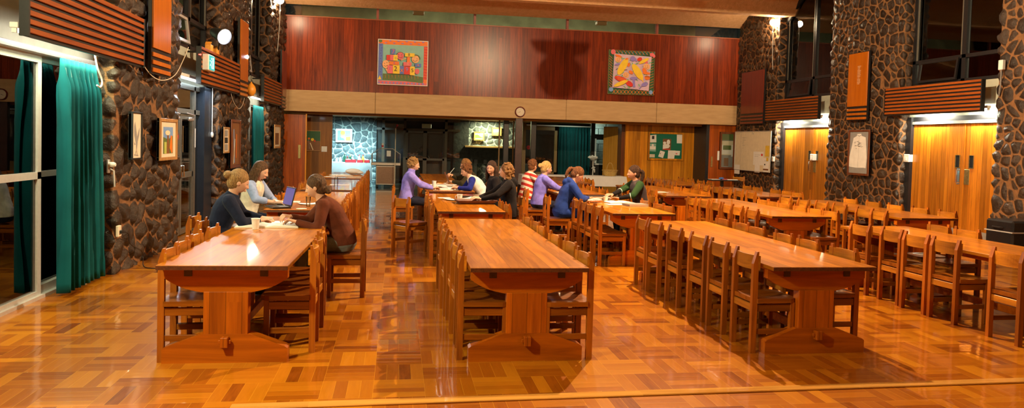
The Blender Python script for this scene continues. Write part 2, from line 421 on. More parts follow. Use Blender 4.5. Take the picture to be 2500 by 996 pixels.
def tag(o, label, cat, group=None):
    o['label'] = label; o['category'] = cat
    if group: o['group'] = group
    return o
def thing(name, label, cat, loc=(0, 0, 0), rz=0., group=None):
    o = bpy.data.objects.new(name, None); o.empty_display_size = .1; COL.objects.link(o)
    o.location = loc; o.rotation_euler = (0, 0, rz)
    return tag(o, label, cat, group)
def struct(name, mb, mats, parent=None):
    o = mb.build(name, mats, parent)
    if parent is None: o['kind'] = 'structure'
    return o
def kids(o): return [c for c in bpy.data.objects if c.parent is o]
def copy_tree(o, tree, parent=None):
    c = o.copy(); COL.objects.link(c); c.parent = parent
    for ch, sub in tree: copy_tree(ch, sub, c)
    return c
def tree_of(o):
    return [(c, tree_of(c)) for c in kids(o)]
# ------------------------------------------------------------------ camera
F, YAW, PITCH, ROLL, CY, H = 1765.3, .157719, .035021, .027168, 407.74, 1.70
_fw = Vector((math.sin(YAW) * math.cos(PITCH), math.cos(YAW) * math.cos(PITCH), -math.sin(PITCH)))
_r = Vector((math.cos(YAW), -math.sin(YAW), 0)); _d = _fw.cross(_r)
_rt = _r * math.cos(ROLL) - _d * math.sin(ROLL); _dn = _r * math.sin(ROLL) + _d * math.cos(ROLL)
cd = bpy.data.cameras.new('camera'); cam = bpy.data.objects.new('camera', cd); COL.objects.link(cam); SC.camera = cam
cd.sensor_width = 36; cd.lens = F / 2500 * 36; cd.shift_y = -(498 - CY) / 2500; cd.clip_end = 200
rot = Matrix((( _rt.x, -_dn.x, -_fw.x), (_rt.y, -_dn.y, -_fw.y), (_rt.z, -_dn.z, -_fw.z)))
cam.matrix_world = Matrix.Translation((0, 0, H)) @ rot.to_4x4()
def on(px, py, axis, val):
    """The place in the hall, on the plane axis = val, that a measured point of the photograph belongs to."""
    r = _fw + _rt * ((px - 1250) / F) + _dn * ((py - CY) / F)
    i = 'XYZ'.index(axis); o = Vector((0, 0, H))
    return o + r * ((val - o[i]) / r[i])

# ------------------------------------------------------------------ floor
mb = MB().box(-3.9, 11.4, -4, 22.0, -.1, 0); struct('floor', mb, M['parquet'])
mb = MB().box(-8, 16, 22.0, 32, -.1, -.002); struct('floor_annex', mb, M['vinyl'])
a, b_ = on(565, 990, 'Z', 0), on(2500, 925, 'Z', 0)
ang = math.atan2(b_.y - a.y, b_.x - a.x)
mb = MB().box(0, 7.2, -.09, 0, 0, .012, 0, .004)
o = struct('trim_1', mb, M['strip']); o.location = (a.x, a.y, 0); o.rotation_euler.z = ang

# ------------------------------------------------------------------ rubble stone
def stone_sheet(mb_attr, path, z0, z1, seed, amp=1., cell=.27, step=.026, thin=1.):
    """path: plan polyline the face follows; outward = to the left of travel."""
    vs0, fs0, ed, ce = mb_attr
    rnd = random.Random(seed)
    P = [Vector(p) for p in path]; segs = []
    tot = 0
    for a, b in zip(P, P[1:]): segs.append((tot, a, b)); tot += (b - a).length
    us = [0.]
    for s0, a, b in segs:
        n = max(2, round((b - a).length / step))
        us += [s0 + (b - a).length * (i + 1) / n for i in range(n)]
    nz = round((z1 - z0) / step)
    kd_pts = []
    for i in range(-1, int(tot / cell) + 3):
        for j in range(-1, int((z1 - z0) / cell) + 3):
            if rnd.random() < .10: continue
            kd_pts.append((i * cell + rnd.uniform(-.44, .44) * cell, (j * cell + rnd.uniform(-.44, .44) * cell) * 1., 0, rnd.random(), rnd.uniform(-1, 1), rnd.uniform(-1, 1)))
    kd = kdtree.KDTree(len(kd_pts))
    for i, p in enumerate(kd_pts): kd.insert(p[:3], i)
    kd.balance()
    base = len(vs0)
    def frame(u):
        for k, (s0, a, b) in enumerate(segs):
            l = (b - a).length
            if u <= s0 + l + 1e-6:
                t = (b - a) / l; nrm = Vector((-t.y, t.x))
                if u > s0 + l - 1e-6 and k + 1 < len(segs):
                    t2 = (segs[k + 1][2] - segs[k + 1][1]).normalized(); nrm = (nrm + Vector((-t2.y, t2.x))).normalized() * 1.2
                return a + t * (u - s0), nrm
    for u in us:
        p, nrm = frame(u)
        for j in range(nz + 1):
            z = (z1 - z0) * j / nz
            w = noise.noise_vector(Vector((u * 3.1, z * 3.1, seed))) * .035
            q = (u + w.x, z + w.y, 0)
            near = kd.find_n(q, 2)
            d = near[1][2] - near[0][2]; c = kd_pts[near[0][1]]
            t = min(1, max(0, (d - .02) / .10)); t = t * t * (3 - 2 * t)
            tilt = (c[4] * (q[0] - c[0]) + c[5] * (q[1] - c[1])) * .22
            h = t * (.032 + c[3] * .022 + tilt * .7) + (noise.noise(Vector((u * 9, z * 9, seed + 3))) * .014 + noise.noise(Vector((u * 23, z * 23, seed + 5))) * .008) * t
            vs0.append((p.x + nrm.x * h * amp, p.y + nrm.y * h * amp, z0 + z)); ed.append(d * thin); ce.append(c[3])
    m = nz + 1
    for i in range(len(us) - 1):
        for j in range(nz):
            o = base + i * m + j; fs0.append((o, o + m, o + m + 1, o + 1))
def build_stone(name, sheets, m='stone'):
    acc = ([], [], [], [])
    for s in sheets: stone_sheet(acc, *s[0], **s[1])
    me = bpy.data.meshes.new(name); me.from_pydata(acc[0], [], acc[1]); me.materials.append(M[m])
    for nm, d in (('edge', acc[2]), ('cell', acc[3])):
        at = me.attributes.new(nm, 'FLOAT', 'POINT'); at.data.foreach_set('value', d)
    me.polygons.foreach_set('use_smooth', [True] * len(me.polygons))
    o = bpy.data.objects.new(name, me); COL.objects.link(o); o['kind'] = 'structure'
    return o
PIERS = [(9.15, 11.65), (14.22, 16.85), (19.45, 21.9)]
RC = .22     # how far doors and windows lie behind the stone face
# outward (left of travel) is +X on the left wall when travelling towards -Y
build_stone('wall_left', [(([(L - RC - .1, y1), (L, y1), (L, y0), (L - RC - .1, y0)] if y1 < 21 else [(L, y1), (L, y0), (L - RC - .1, y0)], 0, 5.9, 11 + i), dict(amp=1.2, thin=1.35, cell=.22)) for i, (y0, y1) in enumerate(PIERS)])
build_stone('wall_right', [(([(R + RC + .1, y0), (R, y0), (R, y1), (R + RC + .1, y1)] if y1 < 21 else [(R + RC + .1, y0), (R, y0), (R, y1)], 0, 5.9, 31 + i), dict(amp=.8, cell=.20, thin=1.3)) for i, (y0, y1) in enumerate(PIERS)])
# the plain wall above the doors, behind the pelmets, and the walls running on behind the camera
M['cream_wall'] = plain('cream_painted_blockwork', (.45, .45, .36), .8, .1, 5, .1)
for nm, x0, x1 in (('wall_left_lintel', L - RC - .3, L - RC), ('wall_right_lintel', R + RC, R + RC + .3)):
    mb = MB()
    for y0, y1 in ((6.4, 9.3), (11.5, 14.4), (16.7, 19.6)): mb.box(x0, x1, y0, y1, 2.42, 3.12)
    struct(nm, mb, M['cream_wall'])
M['brown_wall'] = plain('brown_rubble_far_end', (.10, .055, .03), .8, .4, 6, .6)
mb = MB().box(L - .5, L, -4, 6.4, 0, 6).box(L - .5, R + .5, -4.4, -4, 0, 6.2); struct('wall_front', mb, M['brown_wall'])
mb = MB().box(R, R + .5, -4, 6.4, 0, 6); struct('wall_right_front', mb, M['brown_wall'])

# ------------------------------------------------------------------ ceiling: sprayed vaults across the hall
prof = []
for k in range(6):
    y = 21.9 - 5.22 * k
    prof += [(y - .0, 5.52), (y - .66, 5.86), (y - 1.62, 5.66), (y - 2.5, 5.46), (y - 2.75, 5.47)]
    for a in range(1, 8): prof.append((y - 2.75 - 2.2 * a / 8, 5.47 + .85 * math.sin(PI * a / 8)))
prof.append((21.9 - 5.22 * 6, 5.52))
prof = [(y, z) for y, z in prof if y > -4.6]
outl = prof + [(prof[-1][0], 7.), (prof[0][0], 7.)]
# fine rows across, so the sprayed finish can stand proud at the arrises
mb = MB(); mb.prism(outl, 'X', L - .6, R + .6); struct('ceiling', mb, M['ceiling'])

# ------------------------------------------------------------------ far end: concrete beam, cedar gallery front, clerestory
mb = MB()
xs = [L] + [on(p, 250, 'Y', YB).x for p in (916, 1383, 1604)] + [R]
for a, b in zip(xs, xs[1:]): mb.box(a + .006, b - .006, YB, YB + .5, 2.42, 3.045, 0, .012)
mb.box(L, R, YB + .03, YB + .48, 2.43, 3.04, 0)
struct('beam', mb, M['concrete'])
mb = MB().box(L, R, YB + .02, YB + .2, 3.03, 5.18); struct('wall_back', mb, M['panel'])
mb = MB().box(L, R, YB - .01, YB + .22, 5.175, 5.205); struct('trim_2', mb, wood('cedar_capping', (.20, .045, .012), (.40, .10, .03), 'X', .4))
mb = MB()
for p in (922, 1160, 1387, 1607):
    x = on(p, 40, 'Y', YB).x; mb.box(x - .035, x + .035, YB + .03, YB + .15, 5.2, 5.7)
struct('trim_3', mb, plain('red_brown_mullion', (.24, .05, .03), .5))
mb = MB().box(L, R, YB + .08, YB + .09, 5.2, 5.7); struct('window_1', mb, M['glass'])
M['gallery'] = plain('olive_plaster', (.30, .31, .16), .85, .25, 2.5)
mb = MB().box(L, R, 25.5, 25.7, 2.9, 7.2).box(L, R, 22.1, 25.7, 6.9, 7.2); struct('wall_gallery', mb, M['gallery'])
for p, y in ((1022, 32), (1468, 57)):
    c = on(p, y, 'Y', 23.4)
    t = thing('gallery_ceiling_light', 'unlit rectangular light fitting behind the high glass strip above the %s painting' % ('hopscotch' if p < 1200 else 'yellow fish'), 'ceiling light', (c.x, 23.4, c.z - .06), group='light fittings in the gallery')
    MB().box(-.18, .18, -.1, .1, 0, .12, 0, .02).build('housing', M['paper_warm'], t)
    MB().box(-.2, .2, -.12, .12, .12, .15).tube([(-.15, 0, .15), (-.15, 0, 1.2)], .006, 5).tube([(.15, 0, .15), (.15, 0, 1.2)], .006, 5).build('bracket', M['steel'], t)

# ------------------------------------------------------------------ openings in the side walls
def frame_rect(mb, X, y0, y1, z0, z1, w, d, mi=0):
    mb.box(X - d / 2, X + d / 2, y0, y0 + w, z0, z1, mi).box(X - d / 2, X + d / 2, y1 - w, y1, z0, z1, mi)
    mb.box(X - d / 2, X + d / 2, y0 + w, y1 - w, z0, z0 + w, mi).box(X - d / 2, X + d / 2, y0 + w, y1 - w, z1 - w, z1, mi)
    return mb
XL, XR = L - RC, R + RC
n = 2
OPEN = [(6.5, 9.15), (11.65, 14.22), (16.85, 19.45)]
for s, XX in ((-1, XL), (1, XR)):
    for k, (y0, y1) in enumerate(OPEN):
        if s > 0 and k == 0: continue
        n += 1; X = XX + s * .06
        mb = MB(); frame_rect(mb, X, y0, y1, 3.1, 6.1, .09, .10)
        ym = (y0 + y1) / 2 - .15 * s; mb.box(X - .05, X + .05, ym - .05, ym + .05, 3.1, 6.1)
        mb.box(X - .05, X + .05, y0, y1, 3.60, 3.67)
        w = struct('window_%d' % n, mb, M['frame_black'])
        MB().box(X - .004, X + .004, y0, y1, 3.1, 6.1).build('pane', M['glass'], w)
        # pale inner bead on the far mullion sides
        mb = MB().box(X - s * .05 - .006, X - s * .05 + .006, y1 - .16, y1 - .115, 3.67, 5.6).box(X - s * .05 - .006, X - s * .05 + .006, ym + .05, ym + .075, 3.67, 5.8)
        mb.build('bead', M['frame_grey'], w)
        if s > 0:     # the arched head
            arc = [(X - .04, y0 + (y1 - y0) * a / 14, 5.30 + .80 * math.sin(PI * a / 14)) for a in range(15)]
            MB().tube(arc, .06, 6).build('arched_head', M['frame_black'], w)
        # one awning sash tilted open at the foot of the window
        a = math.radians(7) * s
        mb = MB(); hw = (y1 - y0) / 2 - .2
        yy0 = ym + .1 if s > 0 else y0 + .15
        frame_rect(mb, 0, yy0, yy0 + hw, -.44, 0, .045, .035)
        sash = mb.build('sash', M['alu'] if s < 0 else M['frame_black'], w, (X - s * .06, 0, 3.62)); sash.rotation_euler = (0, a, 0)
        MB().box(-.003, .003, yy0, yy0 + hw, -.44, 0).build('sash_pane', M['glass'], sash)

# dark outside world behind the glass: nothing but night

# left opening nearest the camera: aluminium sliding door
n += 1
mb = MB()
frame_rect(mb, XL - .02, 6.5, 7.90, .0, 2.43, .075, .05); mb.box(XL - .045, XL + .005, 6.5, 7.9, 1.20, 1.27)
d = struct('door_1', mb, M['alu'])
MB().box(XL - .024, XL - .016, 6.55, 7.85, .07, 2.38).build('pane', M['glass'], d)
MB().box(XL - .07, XL + .04, 6.4, 9.1, -.0, .035).box(XL - .09, XL - .01, 7.9, 9.1, .035, .12).build('sill', M['alu'], d)
mb = MB(); frame_rect(mb, XL - .07, 7.85, 9.1, .06, 2.43, .055, .04); mb.box(XL - .09, XL - .05, 7.9, 9.1, 1.21, 1.27)
f2 = mb.build('fixed_leaf', M['alu'], d); MB().box(XL - .073, XL - .067, 7.88, 9.07, .1, 2.4).build('fixed_pane', M['glass'], f2)
MB().box(XL - .02, XL + .07, 6.4, 9.1, 2.43, 2.50, 0, .01).build('head_track', M['alu'], d)

# middle left opening: dark double glass doors with transom
mb = MB(); X = XL
ya, yb = 11.72, 13.30
mb.box(X - .04, X + .04, 11.66, 11.75, 0, 2.5).box(X - .04, X + .04, yb - .03, yb + .06, 0, 2.5).box(X - .04, X + .04, 11.66, 14.2, 2.43, 2.52)
mb.box(X - .04, X + .04, 11.66, 14.2, 2.02, 2.10).box(X - .04, X + .04, 14.1, 14.2, 0, 2.45)
d = struct('door_2', mb, M['frame_grey'])
for (p, q) in ((ya, 12.5), (12.52, yb)):
    mb = MB(); frame_rect(mb, X, p, q, .02, 2.01, .085, .05); mb.box(X - .025, X + .025, p, q, .95, 1.04)
    lf = mb.build('door_leaf', M['frame_grey'], d)
    MB().box(X - .004, X + .004, p + .05, q - .05, .06, 1.97).build('pane', M['glass'], lf)
    mb = MB().box(X + .03, X + .075, q - .42, q - .16, 1.90, 1.96, 0, .012).tube([(X + .06, q - .2, 1.95), (X + .12, q - .35, 2.0), (X + .05, q - .52, 2.03)], .008, 6)
    mb.build('door_closer', M['steel'], lf)
    MB().tube([(X + .03, (12.44 if p < 12 else 12.58), .98), (X + .07, (12.44 if p < 12 else 12.58), .98), (X + .07, (12.44 if p < 12 else 12.58), 1.16), (X + .03, (12.44 if p < 12 else 12.58), 1.16)], .011, 8).build('handle', M['chrome'], lf)
MB().box(X - .004, X + .004, 11.7, 14.15, 2.1, 2.43).build('transom_pane', M['glass'], d)
MB().box(X - .004, X + .004, 13.36, 14.1, .05, 2.02).build('side_pane', M['glass'], d)
MB().box(X + .042, X + .046, 13.31, 13.35, 1.45, 1.78).build('door_notice', M['white'], d)
mb = MB().box(X - .02, X + .12, 13.62, 14.15, 0, 2.52); mb.build('steel_post', plain('navy_steel_post', (.012, .02, .035), .4), d)

# far left opening: pale framed window door behind a curtain
mb = MB(); frame_rect(mb, XL, 16.9, 18.2, .0, 2.45, .07, .05); frame_rect(mb, XL - .05, 18.15, 19.4, .0, 2.45, .07, .05)
d = struct('door_3', mb, M['alu']); MB().box(XL - .054, XL - .046, 18.2, 19.36, .05, 2.4).box(XL - .004, XL + .004, 16.95, 18.15, .05, 2.4).build('pane', M['glass'], d)

# right-hand boarded double doors
for k, (y0, y1) in enumerate(OPEN[1:]):
    mb = MB().box(XR - .08, XR + .1, y1 - .16, y1, 0, 2.46).box(XR - .08, XR + .1, y0, y0 + .10, 0, 2.46).box(XR - .03, XR + .1, y0, y1, 2.34, 2.46)
    d = struct('door_%d' % (4 + k), mb, M['frame_black'])
    MB().box(XR - .05, XR + .05, y0 + .08, y1 - .14, 2.30, 2.36).build('door_head', M['grey'], d)
    ym = on(2354 if k == 0 else 1985, 400, 'X', XR).y
    for side, (p, q) in enumerate(((y0 + .1, ym - .006), (ym + .006, y1 - .16))):
        mb = MB().box(XR - .005, XR + .04, p, q, .01, 2.3)
        lf = mb.build('door_leaf', M['door_boards'], d)
        yk = ym - .19 if side == 0 else ym + .16
        mb = MB(); frame_rect(mb, XR - .008, yk - .06, yk + .06, 1.42, 1.68, .012, .02); mb.build('slot_frame', M['brass'], lf)
        MB().box(XR - .009, XR - .006, yk - .048, yk + .048, 1.43, 1.67).build('slot_pane', M['black_gloss'], lf)
        if side == 0: MB().box(XR - .012, XR - .005, ym - .15, ym - .02, 1.10, 1.40, 0, .003).build('push_plate', M['brass'], lf)
        else: MB().tube([(XR - .005, ym + .13, 1.13), (XR - .05, ym + .13, 1.13), (XR - .05, ym + .13, 1.38), (XR - .005, ym + .13, 1.38)], .012, 8).box(XR - .009, XR - .004, ym + .09, ym + .17, 1.1, 1.41).build('pull_handle', M['chrome'], lf)
        MB().box(XR - .012, XR - .004, p + .02, q - .02, .02, .22).build('kick_plate', M['grey'], lf)
    MB().tube([(XR - .01, ym, .02), (XR - .01, ym, 2.3)], .007, 6).build('meeting_strip', M['door_boards'], d)

# ------------------------------------------------------------------ annex behind the beam
def post(name, px, py, Y, w, z1=2.45, m=None, dpt=.14):
    c = on(px, py, 'Y', Y); return struct(name, MB().box(c.x - w / 2, c.x + w / 2, Y, Y + dpt, 0, z1, 0, .01), m or M['post'])
M['post'] = plain('dark_plum_painted_steel', (.045, .018, .018), .4, .25, 12)
post('trim_4', 1267, 330, 21.95, .22); post('trim_5', 1236, 330, 22.6, .17, m=M['frame_black']); post('trim_6', 1303, 330, 22.6, .17, m=M['frame_black'])
post('trim_10', 1218, 380, 22.7, .045, m=M['bronze'], dpt=.05); post('trim_11', 1252, 380, 22.7, .045, m=M['bronze'], dpt=.05)
M['annex_ceiling'] = wood('annex_ceiling_boards', (.24, .11, .025), (.42, .21, .06), 'X', .6)
mb = MB().box(-8, 16, 22.4, 30, 2.47, 2.6); struct('ceiling_annex', mb, M['annex_ceiling'])
mb = MB().box(-3.4, 10.8, 22.4, 22.6, 2.36, 2.5); struct('trim_7', mb, wood('annex_head_rail', (.36, .15, .015), (.60, .28, .05), 'X', .5))
# left: sliding doors at the beam, boarded wall behind
mb = MB().box(L, on(745, 380, 'Y', 22.02).x, 22.02, 22.08, 0, 2.33); d = struct('door_6', mb, M['red_boards'])
c = on(731, 370, 'Y', 22.02); MB().box(c.x - .035, c.x + .035, 22.0, 22.02, c.z - .2, c.z + .2, 0, .004).box(c.x - .018, c.x + .018, 21.995, 22.003, c.z - .17, c.z + .17).build('flush_handle', M['brass'], d)
x1 = on(745, 380, 'Y', 22.02).x; MB().box(x1, x1 + .03, 22.0, 22.1, 0, 2.35).build('door_edge', M['orange_boards'], d)
mb = MB().box(L - .1, on(810, 380, 'Y', 23).x, 23.0, 23.12, 0, 2.47); struct('wall_annex_left', mb, wood('annex_wall_boards', (.19, .068, .010), (.32, .125, .02), 'Z', .4, .2, planks=('X', .2, 'Z', 30.), joint=.4, rnd=0))
# right: board wall with notice board, dark jamb, doors by the stone
x0, x1 = on(1526, 380, 'Y', 23).x, on(1722, 380, 'Y', 23).x
mb = MB().box(x0, x1 + .3, 23.0, 23.12, 0, 2.47); struct('wall_annex_right', mb, M['orange_boards'])
xj = on(1724, 380, 'Y', 22.1).x
mb = MB().box(xj - .05, xj + .05, 22.02, 23.0, 0, 2.42); struct('trim_8', mb, M['frame_black'])
mb = MB().box(xj + .05, R + .3, 22.02, 22.08, 0, 2.42); d = struct('door_7', mb, M['red_boards'])
c = on(1737, 395, 'Y', 22.02); MB().box(c.x - .03, c.x + .03, 22.0, 22.02, c.z - .17, c.z + .17, 0, .004).build('flush_handle', M['brass'], d)
# folding door leaves standing open beside the notice board wall
xa, xb = on(1474, 380, 'Y', 23.9).x, on(1512, 380, 'Y', 23.3).x
d = struct('door_8', MB().add([(xa, 24.0, 0), (xb, 23.5, 0), (xb + .03, 23.53, 0), (xa + .03, 24.03, 0), (xa, 24.0, 2.3), (xb, 23.5, 2.3), (xb + .03, 23.53, 2.3), (xa + .03, 24.03, 2.3)], [(0, 1, 5, 4), (1, 2, 6, 5), (2, 3, 7, 6), (3, 0, 4, 7), (4, 5, 6, 7), (0, 3, 2, 1)]), wood('dull_yellow_door', (.42, .20, .02), (.62, .33, .05), 'Z', .45, rnd=0))
MB().box(xb - .01, x0, 23.1, 23.5, 0, 2.4).build('door_case', M['frame_dark'], d)
c = on(1502, 403, 'Y', 23.6); MB().box(c.x - .015, c.x + .015, 23.56, 23.59, c.z - .05, c.z + .05).build('latch', M['brass'], d)

# stone end wall (cool lit), far glazed doors, chimney breast
build_stone('wall_annex_stone', [(([(on(800, 350, 'Y', 28).x - .6, 28.), (on(919, 350, 'Y', 28).x, 28.)][::-1], 0, 2.5, 71), dict(amp=.55, cell=.235, step=.03, thin=1.3)),
                                 (([(2.45, 28.), (4.55, 28.)][::-1], 0, 2.5, 83), dict(amp=.55, cell=.235, step=.03, thin=1.3))], 'stone_cool_lit')
mb = MB().box(-8, 16, 28.2, 28.5, 0, 2.6).box(-8, -7.8, 22, 28.4, 0, 2.6).box(12, 12.3, 22.1, 28.4, 0, 2.6); struct('wall_annex_back', mb, M['black'])
x0 = on(919, 350, 'Y', 27.6).x
mb = MB()
X0, X1, XA, XB, XC = x0, 2.35, on(988, 350, 'Y', 27.6).x, on(1037, 380, 'Y', 27.6).x, on(1088, 380, 'Y', 27.6).x
for x in (X0 + .25, XA, XC): mb.box(x - .05, x + .05, 27.6, 27.7, 0, 2.47)
mb.box(X0, X1, 27.6, 27.7, 2.02, 2.10).box(X0, X1, 27.6, 27.7, 2.38, 2.47)
d = struct('door_9', mb, M['bronze_dark'] if 'bronze_dark' in M else plain('dark_bronze_frame', (.055, .032, .016), .45, .2))
dk = d.data.materials[0]
for p, q in ((XA + .05, XB), (XB, XC - .05)):
    lf = MB().box(p, p + .07, 27.62, 27.67, .02, 2.02).box(q - .07, q, 27.62, 27.67, .02, 2.02).box(p, q, 27.62, 27.67, .02, .2).box(p, q, 27.62, 27.67, .90, .98).box(p, q, 27.62, 27.67, 1.94, 2.02).build('door_leaf', dk, d)
    MB().box(p + .05, q - .05, 27.64, 27.65, .1, 2.0).build('pane', M['glass'], lf)
MB().box(XB - .1, XB + .1, 27.58, 27.62, .98, 1.0, 0, .004).build('door_bar', M['chrome'], d)
MB().box(X0, XA, 27.64, 27.65, .1, 2.4).box(XC, X1, 27.64, 27.65, .1, 2.4).build('side_pane', M['glass'], d)
# fireplace
c0, c1 = on(1134, 357, 'Y', 27.75), on(1224, 357, 'Y', 27.75)
mb = MB().box(c0.x, c1.x + .9, 27.6, 27.98, c0.z - .04, c0.z + .03, 0, .008); struct('trim_9', mb, wood('mantel_board', (.26, .13, .04), (.42, .24, .09), 'X', .45))
M['dark_stone'] = plain('dark_mottled_stone', (.022, .021, .018), .7, .5, 9, .6)  # dark mottled stone of the hearth surround and the column beside it
mb = MB().box(c0.x + .15, c0.x + .5, 27.75, 28.0, 0, c0.z - .04).box(c1.x + .55, c1.x + .9, 27.75, 28, 0, c0.z - .04).box(c0.x + .5, c1.x + .55, 27.75, 28, .8, c0.z - .04).box(2.1, c0.x + .15, 27.7, 28., 0, 2.47); struct('wall_fireplace', mb, M['dark_stone'])
# right-hand glazing of the annex with a drawn curtain and the hatch to the yard
G = 26.
xa, xb = on(1284, 330, 'Y', G).x, on(1361, 330, 'Y', G).x
mb = MB().box(xa - .12, xa, G, G + .08, 0, 2.4).box(xb - .1, xb, G, G + .08, 0, 2.3).box(xa, xb, G, G + .08, 2.15, 2.36).box(xa, xb, G, G + .08, 0, .55).box(xa, xb, G, G + .08, .55, .62)
d = struct('window_%d' % (n + 1), mb, M['bronze']); MB().box(xa, xb, G + .03, G + .04, .6, 2.2).build('pane', M['glass'], d)
xe = on(1446, 330, 'Y', G).x
mb = MB().box(xa, xe - .1, G - .12, G - .08, 2.30, 2.34); mb.build('curtain_track', M['white'], d)
xw = on(1452, 350, 'Y', G).x; xz = on(1520, 350, 'Y', G).x
mb = MB().box(xe - .02, xw, G - .02, G + .1, 0, 2.47).box(xw, xz, G - .02, G + .1, 0, .98).box(xw, xz, G - .02, G + .1, 1.86, 2.06).box(xw, xw + .05, G - .02, G + .06, .98, 1.86, 0)
struct('wall_annex_hatch', mb, M['black'])
mb = MB().box(xw + .0, xw + .05, G - .05, G - .02, .95, 1.9).box(xw, xz, G - .05, G - .02, .93, .98); struct('trim_12', mb, M['white'])
blk = MB()
for i in range(6):
    for j in range(3):
        x = xw - .2 + j * .62 + (i % 2) * .3; blk.box(x + .01, x + .6, 27, 27.2, .8 + i * .3, 1.09 + i * .3, 0, .01)
struct('wall_yard', blk, plain('pale_green_blockwork', (.30, .36, .32), .8, .2, 8, .2))
# ------------------------------------------------------------------ people
def remeshed(mb, name, m, parent, vox=.006, it=4, disp=0):
    o = mb.build(name, m, parent)
    md = o.modifiers.new('skin', 'REMESH'); md.mode = 'VOXEL'; md.voxel_size = vox; md.use_smooth_shade = True
    s = o.modifiers.new('soft', 'SMOOTH'); s.factor = .5; s.iterations = it
    return o
def loft(mb, secs, n=20):
    """secs: (centre, lateral half axis vector, forward half axis vector)"""
    vs, fs = [], []
    for c, a, b in secs:
        for k in range(n):
            t = 2 * PI * k / n; ct, st = math.cos(t), math.sin(t)
            ct = math.copysign(abs(ct) ** .85, ct); st = math.copysign(abs(st) ** .85, st)
            vs.append(c + a * ct + b * st)
    for i in range(len(secs) - 1):
        for k in range(n): fs.append((i * n + k, i * n + (k + 1) % n, (i + 1) * n + (k + 1) % n, (i + 1) * n + k))
    fs += [tuple(range(n))[::-1], tuple(range((len(secs) - 1) * n, len(secs) * n))]
    mb.add(vs, fs, 0, True)
def limb(mb, pts, rs, n=14, sub=5):
    """A tapering limb with round joints."""
    for i in range(len(pts) - 1):
        P_ = [pts[i].lerp(pts[i + 1], k / sub) for k in range(sub + 1)]; R_ = [rs[i] + (rs[i + 1] - rs[i]) * k / sub for k in range(sub + 1)]
        mb.tube(P_, R_, n)
    for p, r in zip(pts, rs): mb.ball(p, r, n=12)
def ik(S, W, l1, l2, pole):
    d = W - S; L_ = min(d.length, (l1 + l2) * .995); d = d.normalized(); W2 = S + d * L_
    a = (l1 * l1 - l2 * l2 + L_ * L_) / (2 * L_); h = math.sqrt(max(0, l1 * l1 - a * a))
    pl = pole - d * pole.dot(d); pl = pl.normalized() if pl.length > 1e-6 else Vector((0, 0, -1))
    return S + d * a + pl * h, W2
def head_pts(mb, Hm, jaw=1.):
    a, b, c = .094, .075, .115; n, m_ = 36, 24; vs, fs = [], []
    for i in range(m_ + 1):
        th = PI * i / m_
        for k in range(n):
            ph = 2 * PI * k / n; x, y, z = math.sin(th) * math.cos(ph), math.sin(th) * math.sin(ph), math.cos(th)
            px, py, pz = a * x, b * y, c * z
            if z < 0:
                t = -z; py *= 1 - .34 * t ** 1.4 * jaw
                if x > 0: px += .014 * t * x
                else: px *= 1 - .45 * t
            if x > .55:
                px += .006 * math.exp(-((z - .22) / .10) ** 2) * max(0, 1 - abs(y) * 1.2)          # brow
                px -= .011 * math.exp(-((z - .04) / .11) ** 2) * math.exp(-((abs(y) - .42) / .16) ** 2)   # eye sockets
                px += .006 * math.exp(-((z + .26) / .14) ** 2) * math.exp(-((abs(y) - .45) / .2) ** 2)   # cheeks
                px += .008 * math.exp(-((z + .86) / .12) ** 2) * max(0, 1 - abs(y) * 2)            # chin
            vs.append(Hm @ Vector((px, py, pz)))
    for i in range(m_):
        for k in range(n): fs.append((i * n + k, (i + 1) * n + k, (i + 1) * n + (k + 1) % n, i * n + (k + 1) % n))
    mb.add(vs, fs, 0, True)
    q = lambda *p: Hm @ Vector(p)
    mb.tube([q(.088, 0, .018), q(.098, 0, -.005), q(.108, 0, -.028), q(.100, 0, -.036)], [.008, .009, .012, .009], 10)
    mb.ball(q(.109, 0, -.029), .0105, n=10)
    for s in (-1, 1):
        mb.ball(q(.098, s * .010, -.032), .008, n=8)
        R3 = Hm.to_3x3(); mb.ball(q(-.012, s * .076, -.012), (.018, .008, .032), n=12, rot=R3)
        mb.ball(q(-.005, s * .079, -.012), (.010, .006, .022), n=10, rot=R3)
    mb.ball(q(.088, 0, -.060), (.011, .024, .008), n=12, rot=Hm.to_3x3()); mb.ball(q(.087, 0, -.071), (.011, .020, .008), n=12, rot=Hm.to_3x3())
def hand_pts(mb, W, hd, up, s, curl=.5, grip=False):
    hd = hd.normalized(); up = (up - hd * up.dot(hd)).normalized(); lat = up.cross(hd)
    secs = [(W - hd * .01, lat * .027, up * .020), (W + hd * .03, lat * .036, up * .017), (W + hd * .065, lat * .042, up * .014), (W + hd * .092, lat * .041, up * .011)]
    loft(mb, secs, 14)
    for k, (o, ln, b0) in enumerate(((-.033, .060, .086), (-.011, .076, .092), (.011, .080, .094), (.033, .072, .090))):
        # k=0 is the little finger; the thumb side is towards -s * lat
        base = W + hd * b0 + lat * (o * -s); spread = lat * (o * -s) * .35
        d = (hd + spread * 2.2).normalized(); P_ = [base - d * .02, base]; ang = curl * .55
        for q_, fr in enumerate((.44, .32, .24)):
            ang += curl * (.35 + .15 * k * 0)
            dd = (d * math.cos(ang) - up * math.sin(ang)).normalized(); P_.append(P_[-1] + dd * ln * fr)
        limb(mb, P_, [.0088, .0088, .0082, .0076, .0066], 8, 2)
    tb = W + hd * .028 - lat * s * .030; td = (hd * .75 - lat * s * .75 - up * .25).normalized()
    limb(mb, [W + hd * .012 - lat * s * .012, tb, tb + td * .036, tb + td * .036 + (hd * .95 - lat * s * .2 - up * (.35 + curl * .4)).normalized() * .03], [.014, .0125, .0105, .0085], 8, 2)
def dirx(a): return Vector((math.sin(a), 0, math.cos(a)))
